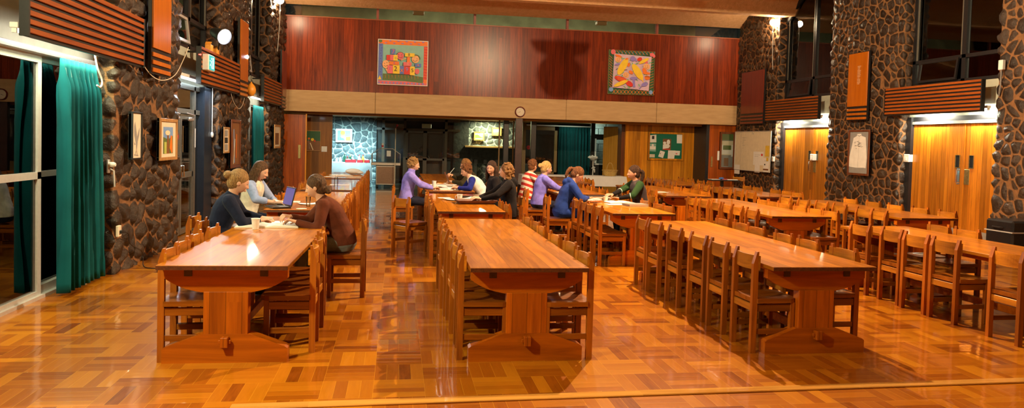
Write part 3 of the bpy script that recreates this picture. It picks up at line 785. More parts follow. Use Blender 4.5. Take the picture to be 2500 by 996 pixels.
def person(label, x, y, face, lean, head, hands, top, trousers, hair, hairm, skinm='skin', sleeve=None, vest=None, collar=None, side=0., twist=0., scale=1., rolled=False, hz=.578, wrist_up=None, curl=(.5, .5), hood=False, hem=.02, poles=None, under=None, lap=False, neckfwd=.3):
    """face: compass angle (deg) the person faces, local +X. hands: two world points (left, right). head: (turn, nod, tilt) deg."""
    t = thing('person', label, 'person', (x, y, 0), math.radians(face), None)
    inv = Matrix.Rotation(-math.radians(face), 3, 'Z'); lo = lambda w: inv @ (Vector(w) - Vector((x, y, 0)))
    a = math.radians(lean); sd = math.radians(side)
    def dv(k): v = dirx(a * k); v.y += math.sin(sd) * k; return v.normalized()
    Y_ = Vector((0, 1, 0)); P0 = Vector((0, 0, hz))
    P1 = P0 + dv(.6) * .16; P2 = P1 + dv(1.) * .16; P3 = P2 + dv(1.2) * .145; N = P3 + dv(1.2 + neckfwd * .2) * .055
    tw = math.radians(twist); latS = Vector((-math.sin(tw), math.cos(tw), 0))
    def sec(c, w, d, k, l=None, g=0.):
        f_ = Y_.cross(dv(k)).normalized() if l is None else l.cross(dv(k)).normalized()
        return (c, (l or Y_) * (w + g), f_ * (d + g))
    def torso(mb, g=0., low=-.09, neck=True, shoulders=True):
        S_ = [sec(P0 + Vector((0, 0, low)), .145, .095, .3, g=g), sec(P0 + Vector((0, 0, min(-.03, low + .05))), .172, .125, .3, g=g), sec(P0 + dv(.5) * .06, .165, .120, .5, g=g), sec(P1, .142, .104, .8, g=g), sec(P1.lerp(P2, .5), .146, .106, .9, g=g), sec(P2, .158, .116, 1, g=g), sec(P2.lerp(P3, .55), .165, .108, 1.1, latS, g=g), sec(P3, .148, .084, 1.2, latS, g=g), sec(P3 + dv(1.2) * .03, .10, .066, 1.2, latS, g=g)]
        if neck: S_.append(sec(N, .058 + g * .6, .058 + g * .6, 1.3, latS))
        loft(mb, S_, 22)
    # head
    tu, nod, til = (math.radians(v) for v in head)
    Hc = N + Vector((math.sin(a * 1.2) * .03 + .028, math.sin(sd) * .03, .135)) + Vector((math.sin(nod) * .045, 0, -abs(math.sin(nod)) * .02))
    Hr = Matrix.Rotation(tu, 4, 'Z') @ Matrix.Rotation(nod, 4, 'Y') @ Matrix.Rotation(til, 4, 'X'); Hm = Matrix.Translation(Hc) @ Hr
    body = MB(); torso(body)
    nb = Hm @ Vector((-.022, 0, -.055)); limb(body, [N - dv(1.2) * .03, N + Vector((0, 0, .02)), nb], [.062, .053, .054], 14, 3)
    head_pts(body, Hm)
    # arms
    SH = []; arms = []
    for i, s in enumerate((1, -1)):
        S_ = P3 + latS * s * .163 - dv(1.2) * .012; W = lo(hands[i])
        pole = Vector(poles[i]) if poles else Vector((-.2, s * .8, -.4))
        E_, W2 = ik(S_, W, .275, .245, pole); arms.append((S_, E_, W2, s))
        limb(body, [S_ - latS * s * .03, S_, E_, W2], [.06, .056, .040, .026], 14)
        hd = (W2 - E_).normalized(); hd = (hd + Vector((.25, 0, 0 if hd.z > -.2 else .35))).normalized()
        up = Vector(wrist_up[i]) if wrist_up and wrist_up[i] else Vector((0, -s * .35, 1))
        hand_pts(body, W2, hd, up, s, curl[i])
    legs = []
    for s in (1, -1):
        Hj = Vector((.03, s * .088, hz - .018)); K = Vector((.43, s * .115, .52)); An = Vector((.40 + (.05 if s > 0 else -.04), s * .12, .085)); Tt = An + Vector((.13, s * .02, -.045)); legs.append((Hj, K, An, Tt, s))
        limb(body, [Hj, K, An], [.080, .055, .038], 14); limb(body, [An + Vector((-.02, 0, -.03)), Tt], [.040, .034], 10, 3)
    remeshed(body, 'body', M[skinm], t, .0055, 3)
    # clothing
    tp = MB(); torso(tp, .016, hem - .10, False)
    cn = MB()
    if collar: loft(tp, [sec(P3 + dv(1.2) * .02, .105, .085, 1.2, latS), sec(N + dv(1.2) * .0, .070, .070, 1.3, latS), sec(N + dv(1.3) * (.05 if collar == 'high' else .012), .066, .068, 1.35, latS)], 18)
    for S_, E_, W2, s in arms:
        cuff = E_.lerp(W2, (.16 if under else .45) if rolled else .93)
        limb(tp if not sleeve else cn, [S_ - latS * s * .02, S_, E_, cuff], [.074, .070, .055, .048 if rolled else .037], 14)
        if rolled: limb(tp if not sleeve else cn, [E_.lerp(cuff, .8), cuff], [.052, .052], 14, 2)
    if hood:
        fw_ = latS.cross(dv(1.2)).normalized(); c_ = P3 + dv(1.2) * .045
        arc_ = [c_ + latS * (.098 * math.sin(t_)) + fw_ * (.085 * math.cos(t_)) - dv(1.2) * (.03 * (1 + math.cos(t_)) / 2) for t_ in [math.radians(50 + 260 * i / 12) for i in range(13)]]
        tp.tube(arc_, [.026 + .03 * math.sin(PI * i / 12) for i in range(13)], 12)
        tp.ball(c_ - fw_ * .10 - dv(1.2) * .05, (.07, .085, .07), n=14)
    o = remeshed(tp, {'vest': 'vest'}.get(vest, 'jumper' if not sleeve else 'vest'), top, t, .0085, 5)
    if sleeve: o2 = remeshed(cn, 'sleeves', sleeve, t, .0085, 5)
    if under:
        for S_, E_, W2, s in arms:
            un = MB(); limb(un, [E_.lerp(S_, .15), E_, E_.lerp(W2, .93)], [.048, .048, .034], 14); remeshed(un, 'undersleeve', under, t, .0085, 4)
            MB().tube([E_.lerp(W2, .17), E_.lerp(W2, .21)], .054, 14).build('cuff_band', M['cloth_white'], t)
    tr = MB(); loft(tr, [sec(P0 + Vector((0, 0, -.105)), .15, .10, .2, g=.008), sec(P0 + Vector((0, 0, -.04)), .18, .13, .2, g=.008), sec(P0 + dv(.5) * .06, .168, .122, .5, g=.008), sec(P0 + dv(.5) * .10, .155, .115, .5, g=.004)], 20)
    for Hj, K, An, Tt, s in legs: limb(tr, [Hj, K, An + Vector((0, 0, .03))], [.088, .068, .056], 14)
    remeshed(tr, 'trousers', trousers, t, .0095, 5)
    for Hj, K, An, Tt, s in legs:
        sh = MB(); limb(sh, [An + Vector((-.03, 0, -.04)), An.lerp(Tt, .6) + Vector((0, 0, -.01)), Tt + Vector((.03, 0, 0))], [.046, .044, .038], 12, 3); sh.ball(An, .046, n=10)
        remeshed(sh, 'shoe', M['brown'] if lap else M['black'], t, .008, 3)
    # eyes and mouth
    for s in (1, -1):
        mb = MB(); mb.ball(Hm @ Vector((.0715, s * .031, .006)), .0125, 0, 12); mb.ball(Hm @ Vector((.0795, s * .0315, .005)), .0066, 1, 10)
        mb.build('eye', [M['eye_white'], M['iris']], t)
    mb = MB(); mb.tube([Hm @ Vector((.0915, -.020, -.066)), Hm @ Vector((.0985, -.008, -.064)), Hm @ Vector((.0985, .008, -.064)), Hm @ Vector((.0915, .020, -.066))], [.002, .0048, .0048, .002], 8); mb.build('mouth', M['lip'], t)
    # hair
    hb = MB(); q = lambda *p: Hm @ Vector(p); R3 = Hm.to_3x3(); rr = random.Random(hash(label) % 999 if False else len(label) * 7 + int(x * 50))
    hb.ball(q(-.022, 0, .030), (.106, .085, .112), n=26, rot=R3)
    hb.ball(q(-.045, 0, -.02), (.075, .074, .085), n=20, rot=R3)
    for s in (1, -1):
        hb.tube([q(.055, s * .030, .034), q(.072, s * .02, .037), q(.060, s * .048, .032)][0:0] or [q(.079, s * .018, .029), q(.078, s * .032, .034), q(.068, s * .048, .027)], [.0035, .0042, .003], 6)
    if hair in ('bun', 'pony'):
        hb.tube([q(-.10, 0, .03), q(-.14, 0, .035)], [.035, .03], 10)
    if hair == 'bun': hb.ball(q(-.135, .0, .03), .046, n=14); [hb.ball(q(-.135 + rr.uniform(-.03, .03), rr.uniform(-.03, .03), .03 + rr.uniform(-.03, .03)), .022, n=8) for _ in range(8)]
    if hair == 'lowbun': hb.tube([q(-.09, 0, -.02), q(-.115, 0, -.05)], [.04, .036], 10); hb.ball(q(-.125, 0, -.058), (.045, .055, .045), n=14, rot=R3); [hb.ball(q(-.125 + rr.uniform(-.03, .03), rr.uniform(-.04, .04), -.055 + rr.uniform(-.03, .03)), .022, n=8) for _ in range(10)]
    if hair == 'pony': hb.tube([q(-.14, 0, .035), q(-.165, 0, .0), q(-.165, 0, -.06), q(-.145, 0, -.13), q(-.12, 0, -.17)], [.03, .036, .034, .026, .008], 12)
    if hair in ('long', 'bob'):
        zl = -.24 if hair == 'long' else -.115
        for ang in range(70, 291, 20):
            r_ = math.radians(ang); cx_, cy_ = math.cos(r_), math.sin(r_)
            hb.tube([q(-.02 + .085 * cx_, .080 * cy_, .03), q(-.02 + .092 * cx_, .088 * cy_, -.04), q(-.025 + .09 * cx_, .09 * cy_, (zl - .04) / 2 - .03), q(-.03 + .08 * cx_, .082 * cy_, zl + rr.uniform(-.02, .02))], [.022, .026, .026, .012], 8)
    if hair in ('curly', 'curlybob'):
        for _ in range(70):
            u, v_ = rr.uniform(-1, 1), rr.uniform(0, 2 * PI); w_ = math.sqrt(1 - u * u); p_ = Vector((w_ * math.cos(v_), w_ * math.sin(v_), u))
            if p_.x > .45 and p_.z < .55: continue
            if p_.z < -.55: continue
            hb.ball(q(-.024 + p_.x * .105, p_.y * .086, .028 + p_.z * .108), rr.uniform(.016, .026), n=8)
        if hair == 'curlybob':
            for _ in range(46):
                r_ = math.radians(rr.uniform(80, 280)); hb.ball(q(-.03 + .088 * math.cos(r_), .092 * math.sin(r_), rr.uniform(-.14, .03)), rr.uniform(.018, .03), n=8)
    if hair == 'short':
        for _ in range(60):
            u, v_ = rr.uniform(-.4, 1), rr.uniform(0, 2 * PI); w_ = math.sqrt(1 - u * u); p_ = Vector((w_ * math.cos(v_), w_ * math.sin(v_), u))
            if p_.x > .5 and p_.z < .6: continue
            hb.ball(q(-.022 + p_.x * .103, p_.y * .084, .03 + p_.z * .108), (.02, .012, .014), n=8)
    remeshed(hb, 'hair', M[hairm], t, .006, 2)
    return t, Hm
C = lambda n_, c, **k: cloth(n_, c, **k)
navy, cream_v, ltblue = C('navy_wool', (.010, .014, .035)), C('cream_fleece', (.62, .58, .48)), C('pale_blue_cotton', (.25, .32, .55))
brownj, lav, jeans, greyj = C('brown_wool', (.10, .026, .012)), C('lavender_fleece', (.27, .23, .74)), C('navy_denim', (.012, .014, .03)), C('grey_denim', (.13, .13, .12))
white_c, blue_c, blackc, mustard = C('white_cotton', (.82, .80, .76)), C('royal_blue_cotton', (.012, .02, .20)), C('black_cotton', (.007, .0065, .009)), C('black_and_gold_knit', (.03, .025, .012))
purple, royal, dgreen, charcoal = C('purple_cotton', (.20, .18, .68)), C('blue_fleece', (.012, .035, .20)), C('bottle_green_cotton', (.016, .045, .016)), C('charcoal_fleece', (.045, .036, .042))
stripe = mk_stripe('red_and_white_stripes', (.50, .025, .02, 1), (.80, .72, .62, 1), .115)
zt_ = .79
person('woman in a navy jumper with a fair ponytail leaning over the front left table', -1.88, 8.02, 8, 20, (12, 22, 0), ((-1.46, 8.25, zt_), (-1.44, 7.98, zt_)), navy, jeans, 'bun', 'hair_blond', collar='low', side=-4)
person('woman in a cream vest and pale blue shirt typing on the laptop', -2.02, 10.32, -12, 16, (-4, 20, 0), ((-1.62, 10.22, .80), (-1.60, 10.0, .80)), cream_v, jeans, 'long', 'hair_brown', sleeve=ltblue, rolled=True, collar='low')
person('woman in a brown jumper with a low bun leaning on one elbow', -.55, 8.0, 180, 31, (-6, 14, 0), ((-1.02, 7.78, .80), (-1.10, 7.92, .84)), brownj, greyj, 'lowbun', 'hair_brown', collar='low', curl=(.9, 1.2), poles=((-.1, .5, -.9), (-.1, -.6, -.8)), lap=True)
person('woman in a lavender roll-neck jumper reading at the paper-heaped table', .18, 13.65, 3, 10, (-4, 12, 0), ((.66, 13.9, zt_), (.66, 13.55, zt_)), lav, jeans, 'curly', 'hair_blond', collar='high')
_, _h = person('person in black and gold holding a pen to the mouth', 1.62, 14.75, 180, 22, (6, 16, 0), ((1.12, 14.62, .86), (1.12, 14.85, .98)), mustard, jeans, 'short', 'hair_ginger', collar='low', curl=(.8, 1.3))
person('person in a white shirt with blue sleeves stooping over the bright papers', 1.70, 13.95, 176, 39, (10, 20, 0), ((1.16, 13.72, zt_), (1.18, 14.0, zt_)), white_c, jeans, 'curly', 'hair_auburn', sleeve=blue_c, collar='low')
person('smiling woman with long dark hair sitting behind the black hooded top', 1.72, 12.45, 190, 8, (48, 4, 0), ((1.55, 12.3, .64), (1.56, 12.62, .64)), blackc, jeans, 'long', 'hair_dark', skinm='skin2', collar='low')
person('woman in a black hooded top with curly fair-brown hair, arm on the table', 1.76, 11.25, 178, 4, (-22, 0, 0), ((1.30, 11.06, .80), (1.30, 11.38, .80)), blackc, jeans, 'curlybob', 'hair_ginger', collar='low', hood=True)
person('person in a red and white striped shirt at the table by the posts', 2.58, 14.4, 10, 12, (30, 10, 0), ((3.05, 14.7, zt_), (3.08, 14.3, zt_)), stripe, greyj, 'short', 'hair_auburn', collar='low')
person('woman in a purple shirt with a fair bun sitting side-on', 2.62, 13.25, 4, 12, (8, 10, 0), ((3.12, 13.5, .82), (3.14, 13.2, .82)), purple, jeans, 'bun', 'hair_fair', rolled=True, collar='low')
person('person in a blue hooded top bent low over their writing', 2.70, 11.72, -2, 24, (0, 38, 0), ((3.18, 11.92, zt_), (3.14, 11.62, .80)), royal, royal, 'pony', 'hair_auburn', collar='low', hood=True, curl=(.6, 1.1))
person('woman with green sleeves and a charcoal vest turning aside, dark ponytail', 4.20, 12.02, 184, 14, (-6, 4, 0), ((3.72, 11.78, zt_), (3.56, 11.9, .80)), charcoal, blackc, 'pony', 'hair_dark', sleeve=dgreen, under=blackc, rolled=True, collar='low', skinm='skin2')
# what some of them hold
hp = Vector((1.04, 14.85, .98))
o = MB().tube([(0, 0, 0), (.10, -.01, .13)], .005, 6).build('pen', M['white'], None, (1.06, 14.83, 1.0)); tag(o, 'white pen held up to the mouth', 'pen')
o = MB().box(-.012, .012, -.10, .10, -.02, .20, 0, .004, rot=Matrix.Rotation(-.45, 3, 'Y')).build('clipboard', M['brown'], None, (1.00, 14.70, .86)); tag(o, 'small brown clipboard held upright by the person with the pen', 'clipboard')
# ------------------------------------------------------------------ trestle tables
TOP = .745
def table_parts(ln, wd=.92):
    """Meshes of one trestle table, long axis Y, centred on its foot point."""
    h = ln / 2; out = []
    out.append(('table_top', MB().box(-wd / 2, wd / 2, -h + .002, h - .002, TOP - .034, TOP, 0, .003).box(-wd / 2 + .002, wd / 2 - .002, -h, -h + .004, TOP - .033, TOP - .003, 1).box(-wd / 2 + .002, wd / 2 - .002, h - .004, h, TOP - .033, TOP - .003, 1).mesh('table_top', [M['table'], M['end_grain']])))
    for s in (-1, 1):
        y = s * (h - .16); a, b = y - .035, y + .035
        w = wd / 2 - .02
        bear = [(-w, TOP - .034), (-w, TOP - .115)]
        bear += [(-w + (w - .18) * t / 8 - .012 * math.sin(PI * t / 8), TOP - .115 - .105 * t / 8 - .014 * math.sin(PI * t / 8)) for t in range(1, 9)]
        bear += [(-x, z) for x, z in bear[::-1]]
        out.append(('bearer', MB().prism(bear, 'Y', a, b).mesh('bearer', M['trestle'])))
        out.append(('upright', MB().box(-.16, .16, y - .045, y + .045, .205, TOP - .215, 0, .004).mesh('upright', M['trestle_v'])))
        w = wd / 2 - .012
        foot = [(-w, 0), (w, 0), (w, .105), (w - .02, .12), (.175, .215), (-.175, .215), (-w + .02, .12), (-w, .105)]
        out.append(('foot', MB().prism(foot, 'Y', y - .05, y + .05).mesh('foot', M['trestle'])))
        e = s * .052
        mb = MB().box(-.024, .030, min(y + e, y + e + s * .055), max(y + e, y + e + s * .055), .125, .200, 0, .004)
        mb.box(-.042, .046, min(y + e + s * .012, y + e + s * .034), max(y + e + s * .012, y + e + s * .034), .150, .178, 0, .003)
        out.append(('tenon_wedge', mb.mesh('tenon_wedge', M['trestle_v'])))
        for x in (-.27, .27):
            out.append(('rail_end', MB().box(x - .028, x + .028, min(y + s * .034, y + s * .043), max(y + s * .034, y + s * .043), TOP - .10, TOP - .044).mesh('rail_end', M['peg'])))
    out.append(('stretcher', MB().box(-.02, .02, -h + .2, h - .2, .125, .2, 0, .004).mesh('stretcher', M['trestle'])))
    for x in (-.27, .27):
        out.append(('rail', MB().box(x - .026, x + .026, -h + .195, h - .195, TOP - .098, TOP - .04, 0, .003).mesh('rail', M['trestle'])))
    return out
TPARTS = {}
def trestle_table(x0, x1, y0, y1, label, rz=0.):
    ln = round(y1 - y0, 2); wd = .92
    if ln not in TPARTS: TPARTS[ln] = table_parts(ln)
    t = thing('trestle_table', label, 'table', ((x0 + x1) / 2, (y0 + y1) / 2, 0), rz, 'trestle tables in the hall')
    for nm, me in TPARTS[ln]:
        o = bpy.data.objects.new(nm, me); COL.objects.link(o); o.parent = t
    return t
# key: x0, x1, y0, y1, what tells it apart
T = {
 'A1': (-1.66, -.74, 5.47, 8.82, 'front table with the white cup'),
 'A2': (-1.68, -.76, 9.62, 12.85, 'table with the open laptop'),
 'A3': (-1.70, -.78, 13.36, 16.65, 'table with the water bottle'),
 'A4': (-1.72, -.80, 17.16, 20.2, 'table with the white bundle'),
 'B1': (.56, 1.48, 5.37, 8.78, 'bare front table by the aisle'),
 'B2': (.55, 1.47, 9.68, 12.85, 'table with the brown tray'),
 'B3': (.54, 1.46, 13.52, 16.9, 'table heaped with white papers'),
 'B4': (.62, 1.54, 17.1, 20.2, 'far table behind heaped papers'),
 'C1': (3.02, 3.94, 5.40, 8.78, 'long bare front table'),
 'C2': (2.97, 3.89, 9.66, 12.85, 'table with the floral pencil case'),
 'C3': (3.02, 3.94, 13.3, 16.6, 'table by the purple shirt'),
 'C4': (3.75, 4.67, 16.95, 20.1, 'table before the wicker basket'),
 'D1': (5.60, 6.52, 5.05, 8.42, 'table cut by the right edge'),
 'D2': (5.27, 6.19, 9.52, 12.7, 'table beyond the long bare one'),
 'D3': (5.12, 6.04, 13.25, 16.5, 'table behind the green sleeves'),
 'E2': (7.27, 8.19, 9.47, 12.7, 'table by the near boarded doors'),
 'E3': (7.12, 8.04, 13.4, 16.5, 'table by the framed jersey'),
 'E4': (6.85, 7.77, 16.85, 20.0, 'table below the notice board'),
}
TL = {
 'A1': 'long trestle table at the front left with a white cup and open papers on it',
 'A2': 'trestle table where an open laptop and a paper cup stand',
 'A3': 'trestle table with a clear water bottle and pens, behind the laptop table',
 'A4': 'furthest trestle table of the left row, with newspapers and a white bundle',
 'B1': 'bare trestle table at the front, beside the central aisle, pegged foot facing the camera',
 'B2': 'trestle table with a brown tray, paper cup and crumpled papers',
 'B3': 'trestle table heaped with bright white papers before the lavender jumper',
 'B4': 'furthest trestle table of its row, bare, behind the heaped white papers',
 'C1': 'long bare trestle table at the front whose left side has six tucked chairs',
 'C2': 'trestle table with a floral pencil case, binders and an open book',
 'C3': 'trestle table in front of the person in the purple shirt',
 'C4': 'far trestle table ringed with chairs below the wicker basket',
 'D1': 'bare trestle table running out of the picture at the right edge',
 'D2': 'bare trestle table right behind the bare front one with shaded end, facing boarded doors',
 'D3': 'trestle table with a bright glare patch, behind the person with green sleeves',
 'E2': 'bare trestle table standing closest to the near pair of boarded doors',
 'E3': 'dark-shining trestle table below the framed white jersey and far boarded doors',
 'E4': 'far trestle table below the green notice board',
}
for k, (x0, x1, y0, y1, ds) in T.items():
    trestle_table(x0, x1, y0, y1, TL[k], math.radians(-1.2) if k == 'A1' else 0)

# ------------------------------------------------------------------ chairs
CW, CH = .37, .845
def chair_parts():
    p = []
    hx = CW / 2 - .02
    for s in (-1, 1):
        x = s * hx
        # rear post, chamfered off at the top towards the back
        prof_ = [(-.024, 0), (.022, 0), (.022, CH), (.006, CH), (-.024, CH - .10)]
        p.append(('leg', MB().prism(prof_, 'X', x - .019, x + .019).mesh('leg', M['chair_v'])))
        p.append(('leg', MB().box(x - .019, x + .019, .325, .365, 0, .42, 0, .003).mesh('leg', M['chair_v'])))
        p.append(('side_rail', MB().box(x - .012, x + .012, .02, .33, .345, .405, 0, .003).mesh('side_rail', M['chair_y'])))
        p.append(('stretcher', MB().box(x - .011, x + .011, .02, .33, .155, .20, 0, .003).mesh('stretcher', M['chair_y'])))
    p.append(('front_rail', MB().box(-hx + .015, hx - .015, .335, .357, .345, .405, 0, .003).mesh('front_rail', M['chair_h'])))
    p.append(('back_rail', MB().box(-hx + .015, hx - .015, -.012, .012, .345, .405, 0, .003).mesh('back_rail', M['chair_h'])))
    # bowed backrest board let into the front of the posts
    W = CW / 2; th = .018
    arc = [(-W + 2 * W * i / 14, .036 - .045 * (1 - ((i - 7) / 7) ** 2)) for i in range(15)]
    outl = [(x, y) for x, y in arc] + [(x, y - th) for x, y in arc[::-1]]
    p.append(('backrest', MB().prism(outl, 'Z', .692, .812).mesh('backrest', M['chair_h'])))
    # dished seat with rounded front corners
    n = 12; v, f = [], []
    def edge(t, top):
        pass
    rows = 12
    def half(y):
        if y < .30: return .195
        q = (y - .30) / .10
        return .195 - .075 * (1 - math.sqrt(max(0, 1 - q * q)))
    for top in (1, 0):
        for i in range(rows + 1):
            y = -.012 + .402 * i / rows; w = half(y)
            if y < .03: w = CW / 2 - .045 if y < .02 else w
            for j in range(n + 1):
                x = -w + 2 * w * j / n
                r2 = min(1, (x / .15) ** 2 + ((y - .18) / .17) ** 2)
                z = .455 - .014 * (1 - r2) if top else .418
                v.append((x, y, z))
    m1 = (rows + 1) * (n + 1)
    for i in range(rows):
        for j in range(n):
            a = i * (n + 1) + j; f.append((a, a + 1, a + n + 2, a + n + 1)); f.append((m1 + a, m1 + a + n + 1, m1 + a + n + 2, m1 + a + 1))
    for i in range(rows):
        a, b = i * (n + 1), (i + 1) * (n + 1); f.append((a, b, m1 + b, m1 + a))
        a += n; b += n; f.append((a, m1 + a, m1 + b, b))
    for j in range(n):
        f.append((j, m1 + j, m1 + j + 1, j + 1)); a = rows * (n + 1) + j; f.append((a, a + 1, m1 + a + 1, m1 + a))
    p.append(('seat', MB().add(v, f).mesh('seat', M['chair_y'])))
    return p
proto = thing('dining_chair', 'x', 'chair')
for nm, me in chair_parts():
    o = bpy.data.objects.new(nm, me); COL.objects.link(o); o.parent = proto
PT = [(c, []) for c in kids(proto)]
first = [True]
jr = random.Random(5)
def chair(x, y, rz, label, group='wooden dining chairs', jit=True):
    if first[0]: c = proto; first[0] = False
    else: c = copy_tree(proto, PT)
    c.location = (x, y, 0); c.rotation_euler = (0, 0, rz + (jr.uniform(-.05, .05) if jit else 0))
    c['label'] = label; c['group'] = group
    return c
ORD = ['nearest', 'second', 'third', 'fourth', 'fifth', 'sixth', 'seventh', 'eighth']
def side(key, s, ys, off=.062):
    x0, x1, y0, y1, ds = T[key]
    for i, y in enumerate(sorted(ys)):
        jx = jr.uniform(-.02, .02)
        x = x0 - off - jx if s < 0 else x1 + off + jx
        if key == 'A1': x += -.021 * (7.1 - y) * -1
        chair(x, y, -PI / 2 if s < 0 else PI / 2, '%s chair on the %s side of the %s' % (ORD[i], 'left' if s < 0 else 'right', ds))
side('A1', -1, [5.80, 6.16, 6.60, 7.11]); side('A1', 1, [5.98, 6.42, 6.88])
side('A2', -1, [11.0, 11.5, 12.0, 12.5]); side('A2', 1, [9.95, 10.45, 10.95, 11.5, 12.1, 12.55])
side('A3', -1, [13.8, 14.4, 15.2]); side('A3', 1, [13.65, 14.2, 14.7, 15.3, 15.85, 16.35])
side('A4', -1, [17.6, 18.2]); side('A4', 1, [17.5, 18.0, 18.55, 19.1, 19.7])
side('B1', -1, [5.71, 6.14, 6.62, 7.10, 7.56, 8.08]); side('B1', 1, [5.68, 6.25, 6.75, 7.41, 7.85, 8.30])
side('B2', -1, [9.95, 10.5, 11.0, 11.6, 12.2]); side('B2', 1, [9.98, 10.45])
side('B3', -1, [14.6, 15.2, 15.8, 16.4]); side('B3', 1, [15.5, 16.0])
side('C1', -1, [5.735, 6.305, 6.76, 7.36, 7.895, 8.325], .07); side('C1', 1, [5.93, 6.50, 6.95, 7.54, 7.93, 8.38])
side('C2', -1, [9.90, 10.25, 10.64, 11.05], .16); side('C2', 1, [10.10, 10.45, 11.05])
side('C3', 1, [13.6, 14.1, 14.7, 15.3]); side('C3', -1, [15.2, 15.7, 16.2])
side('C4', -1, [17.2, 17.7, 18.2, 18.7, 19.2, 19.7]); side('C4', 1, [17.2, 17.7, 18.3, 18.8, 19.4])
side('D1', -1, [5.76, 6.52, 6.94, 7.36, 7.90], .09); side('D1', 1, [7.44, 7.90])
side('D2', -1, [9.70, 10.19, 10.50, 10.91, 11.35, 11.85], .22); side('D2', 1, [9.50 + .12, 9.98, 10.41, 10.88, 11.24, 11.60])
side('D3', -1, [13.7, 14.2, 14.8, 15.4], .1); side('D3', 1, [13.5, 13.95, 14.45, 14.95, 15.5, 16.0], .02)
side('E2', -1, [9.70, 10.05, 10.69, 11.2, 11.7, 12.3], .2); side('E2', 1, [9.75, 10.35, 10.9, 11.5, 12.1])
side('E3', -1, [13.55, 14.05, 14.6, 15.15, 15.7, 16.2], .12); side('E3', 1, [13.6, 14.05, 14.5, 15.3, 15.8], .05)
side('E4', -1, [17.0, 17.5, 18.1, 18.7, 19.3], .1); side('E4', 1, [17.2, 17.8, 18.5, 19.1])
chair(-1.93, 7.62, -PI / 2, 'empty chair pulled out from the front left table, behind the navy jumper', jit=False)
chair(.07, 10.87, math.radians(-52), 'empty chair turned askew into the central aisle, showing its seat', jit=False)
SEATS = {  # chairs that people sit on
 'p1': (-2.12, 8.06, -PI / 2, 'the woman in the navy jumper'), 'p2': (-2.26, 10.35, -PI / 2, 'the woman in the white vest'),
 'p3': (-.34, 7.96, PI / 2, 'the woman in the brown jumper'), 'p4': (-.06, 13.65, -PI / 2, 'the woman in the lavender jumper'),
 'p5': (1.86, 14.75, PI / 2, 'the person writing with a pen'), 'p6': (1.98, 13.9, PI / 2, 'the person in the white shirt with blue sleeves'),
 'p7': (1.96, 12.5, PI / 2, 'the smiling dark-haired woman'), 'p8': (1.97, 11.25, PI / 2, 'the woman in the black hooded top'),
 'p9': (2.34, 14.4, -PI / 2, 'the person in red and white stripes'), 'p10': (2.38, 13.25, -PI / 2, 'the woman in the purple shirt'),
 'p11': (2.46, 11.72, -PI / 2, 'the person in the blue hooded top'), 'p12': (4.43, 12.05, PI / 2, 'the woman with green sleeves'),
}
for k, (x, y, rz, who) in SEATS.items():
    chair(x, y, rz, 'wooden chair that %s sits on' % who, jit=False)
chair(10.25, 20.6, PI * .95, 'chair standing alone beneath the whiteboard by the stone wall', jit=False)

# ------------------------------------------------------------------ pelmets: slatted baffles in front of the strip lights
def pelmet(s, y0, y1, label, z0=2.49, z1=3.09):
    X = (L + .16) if s < 0 else (R - .14)
    t = thing('slatted_pelmet', label, 'pelmet', (X, (y0 + y1) / 2, 0), 0, 'slatted pelmets over the wall openings')
    h = (y1 - y0) / 2; i = -s     # i points into the hall
    MB().box(min(0, -i * .03), max(0, -i * .03), -h, h, z0, z1).build('backing_board', M['black'], t)
    mb = MB(); n = 8; st = (z1 - z0) / n
    for k in range(n): mb.box(min(0, i * .024), max(0, i * .024), -h, h, z0 + k * st + .031, z0 + (k + 1) * st, 0, .003)
    mb.build('slats', M['slat'], t)
    for y in (-h, h): MB().box(min(-i * .05, i * .028), max(-i * .05, i * .028), y - .012, y + .012, z0, z1).build('end_board', M['black'], t)
    for y in (-h * .6, h * .6): MB().box(min(-i * .34, -i * .03), max(-i * .34, -i * .03), y - .015, y + .015, z1 - .05, z1 - .02).build('bracket', M['black'], t)
pelmet(-1, 6.78, 9.62, 'slatted pelmet above the green curtain, nearest of the left wall')
pelmet(-1, 12.24, 15.12, 'slatted pelmet carrying the green running-man sign')
pelmet(-1, 17.75, 20.35, 'small slatted pelmet beside the far end of the left wall')
pelmet(1, 11.86, 14.54, 'slatted pelmet over the near boarded doors with two vision slots')
pelmet(1, 17.1, 19.8, 'slatted pelmet over the far boarded doors beside the whiteboard')

# ------------------------------------------------------------------ honour boards
def honour(s, y0, y1, z0, z1, m, label, letters=0, big=False):
    X = (L + .15) if s < 0 else (R - .11); i = -s
    t = thing('honour_board', label, 'honour board', (X, (y0 + y1) / 2, 0), 0, 'honour boards on the stone piers')
    h = (y1 - y0) / 2
    def bx(mb, a, b, *q, **k): return mb.box(min(i * a, i * b), max(i * a, i * b), *q, **k)
    bx(MB(), -.04, 0, -h, h, z0, z1).build('backing', M['black'], t)
    bx(MB(), 0, .025, -h + .02, h - .02, z0 + .33, z1 - .02, bev=.003).build('panel', m, t)
    mb = MB()
    for k in range(3): bx(mb, 0, .025, -h + .02, h - .02, z0 + .02 + k * .10, z0 + .075 + k * .10, bev=.003)
    mb.build('slats', m, t)
    if letters:
        rr = random.Random(int(y0 * 10)); mb = MB()
        for k in range(letters):
            z = z1 - .34 - k * .034; w = rr.uniform(.05, .10)
            bx(mb, .0255, .0262, -.02 - w, -.02 + w * .3, z, z + .008); 
        mb.build('lettering', M['paper_warm'], t)
    if big:
        mb = MB(); rr = random.Random(3)
        for k in range(9):
            z = 3.45 + k * .09; bx(mb, .0255, .027, -.16, -.04 + rr.uniform(-.03, .03), z, z + .045)
        mb.build('lettering', M['brass'], t)
honour(-1, 9.98, 10.74, 2.46, 4.3, M['honour'], 'tall orange honour board with faded gold lettering, near the green curtain', big=True)
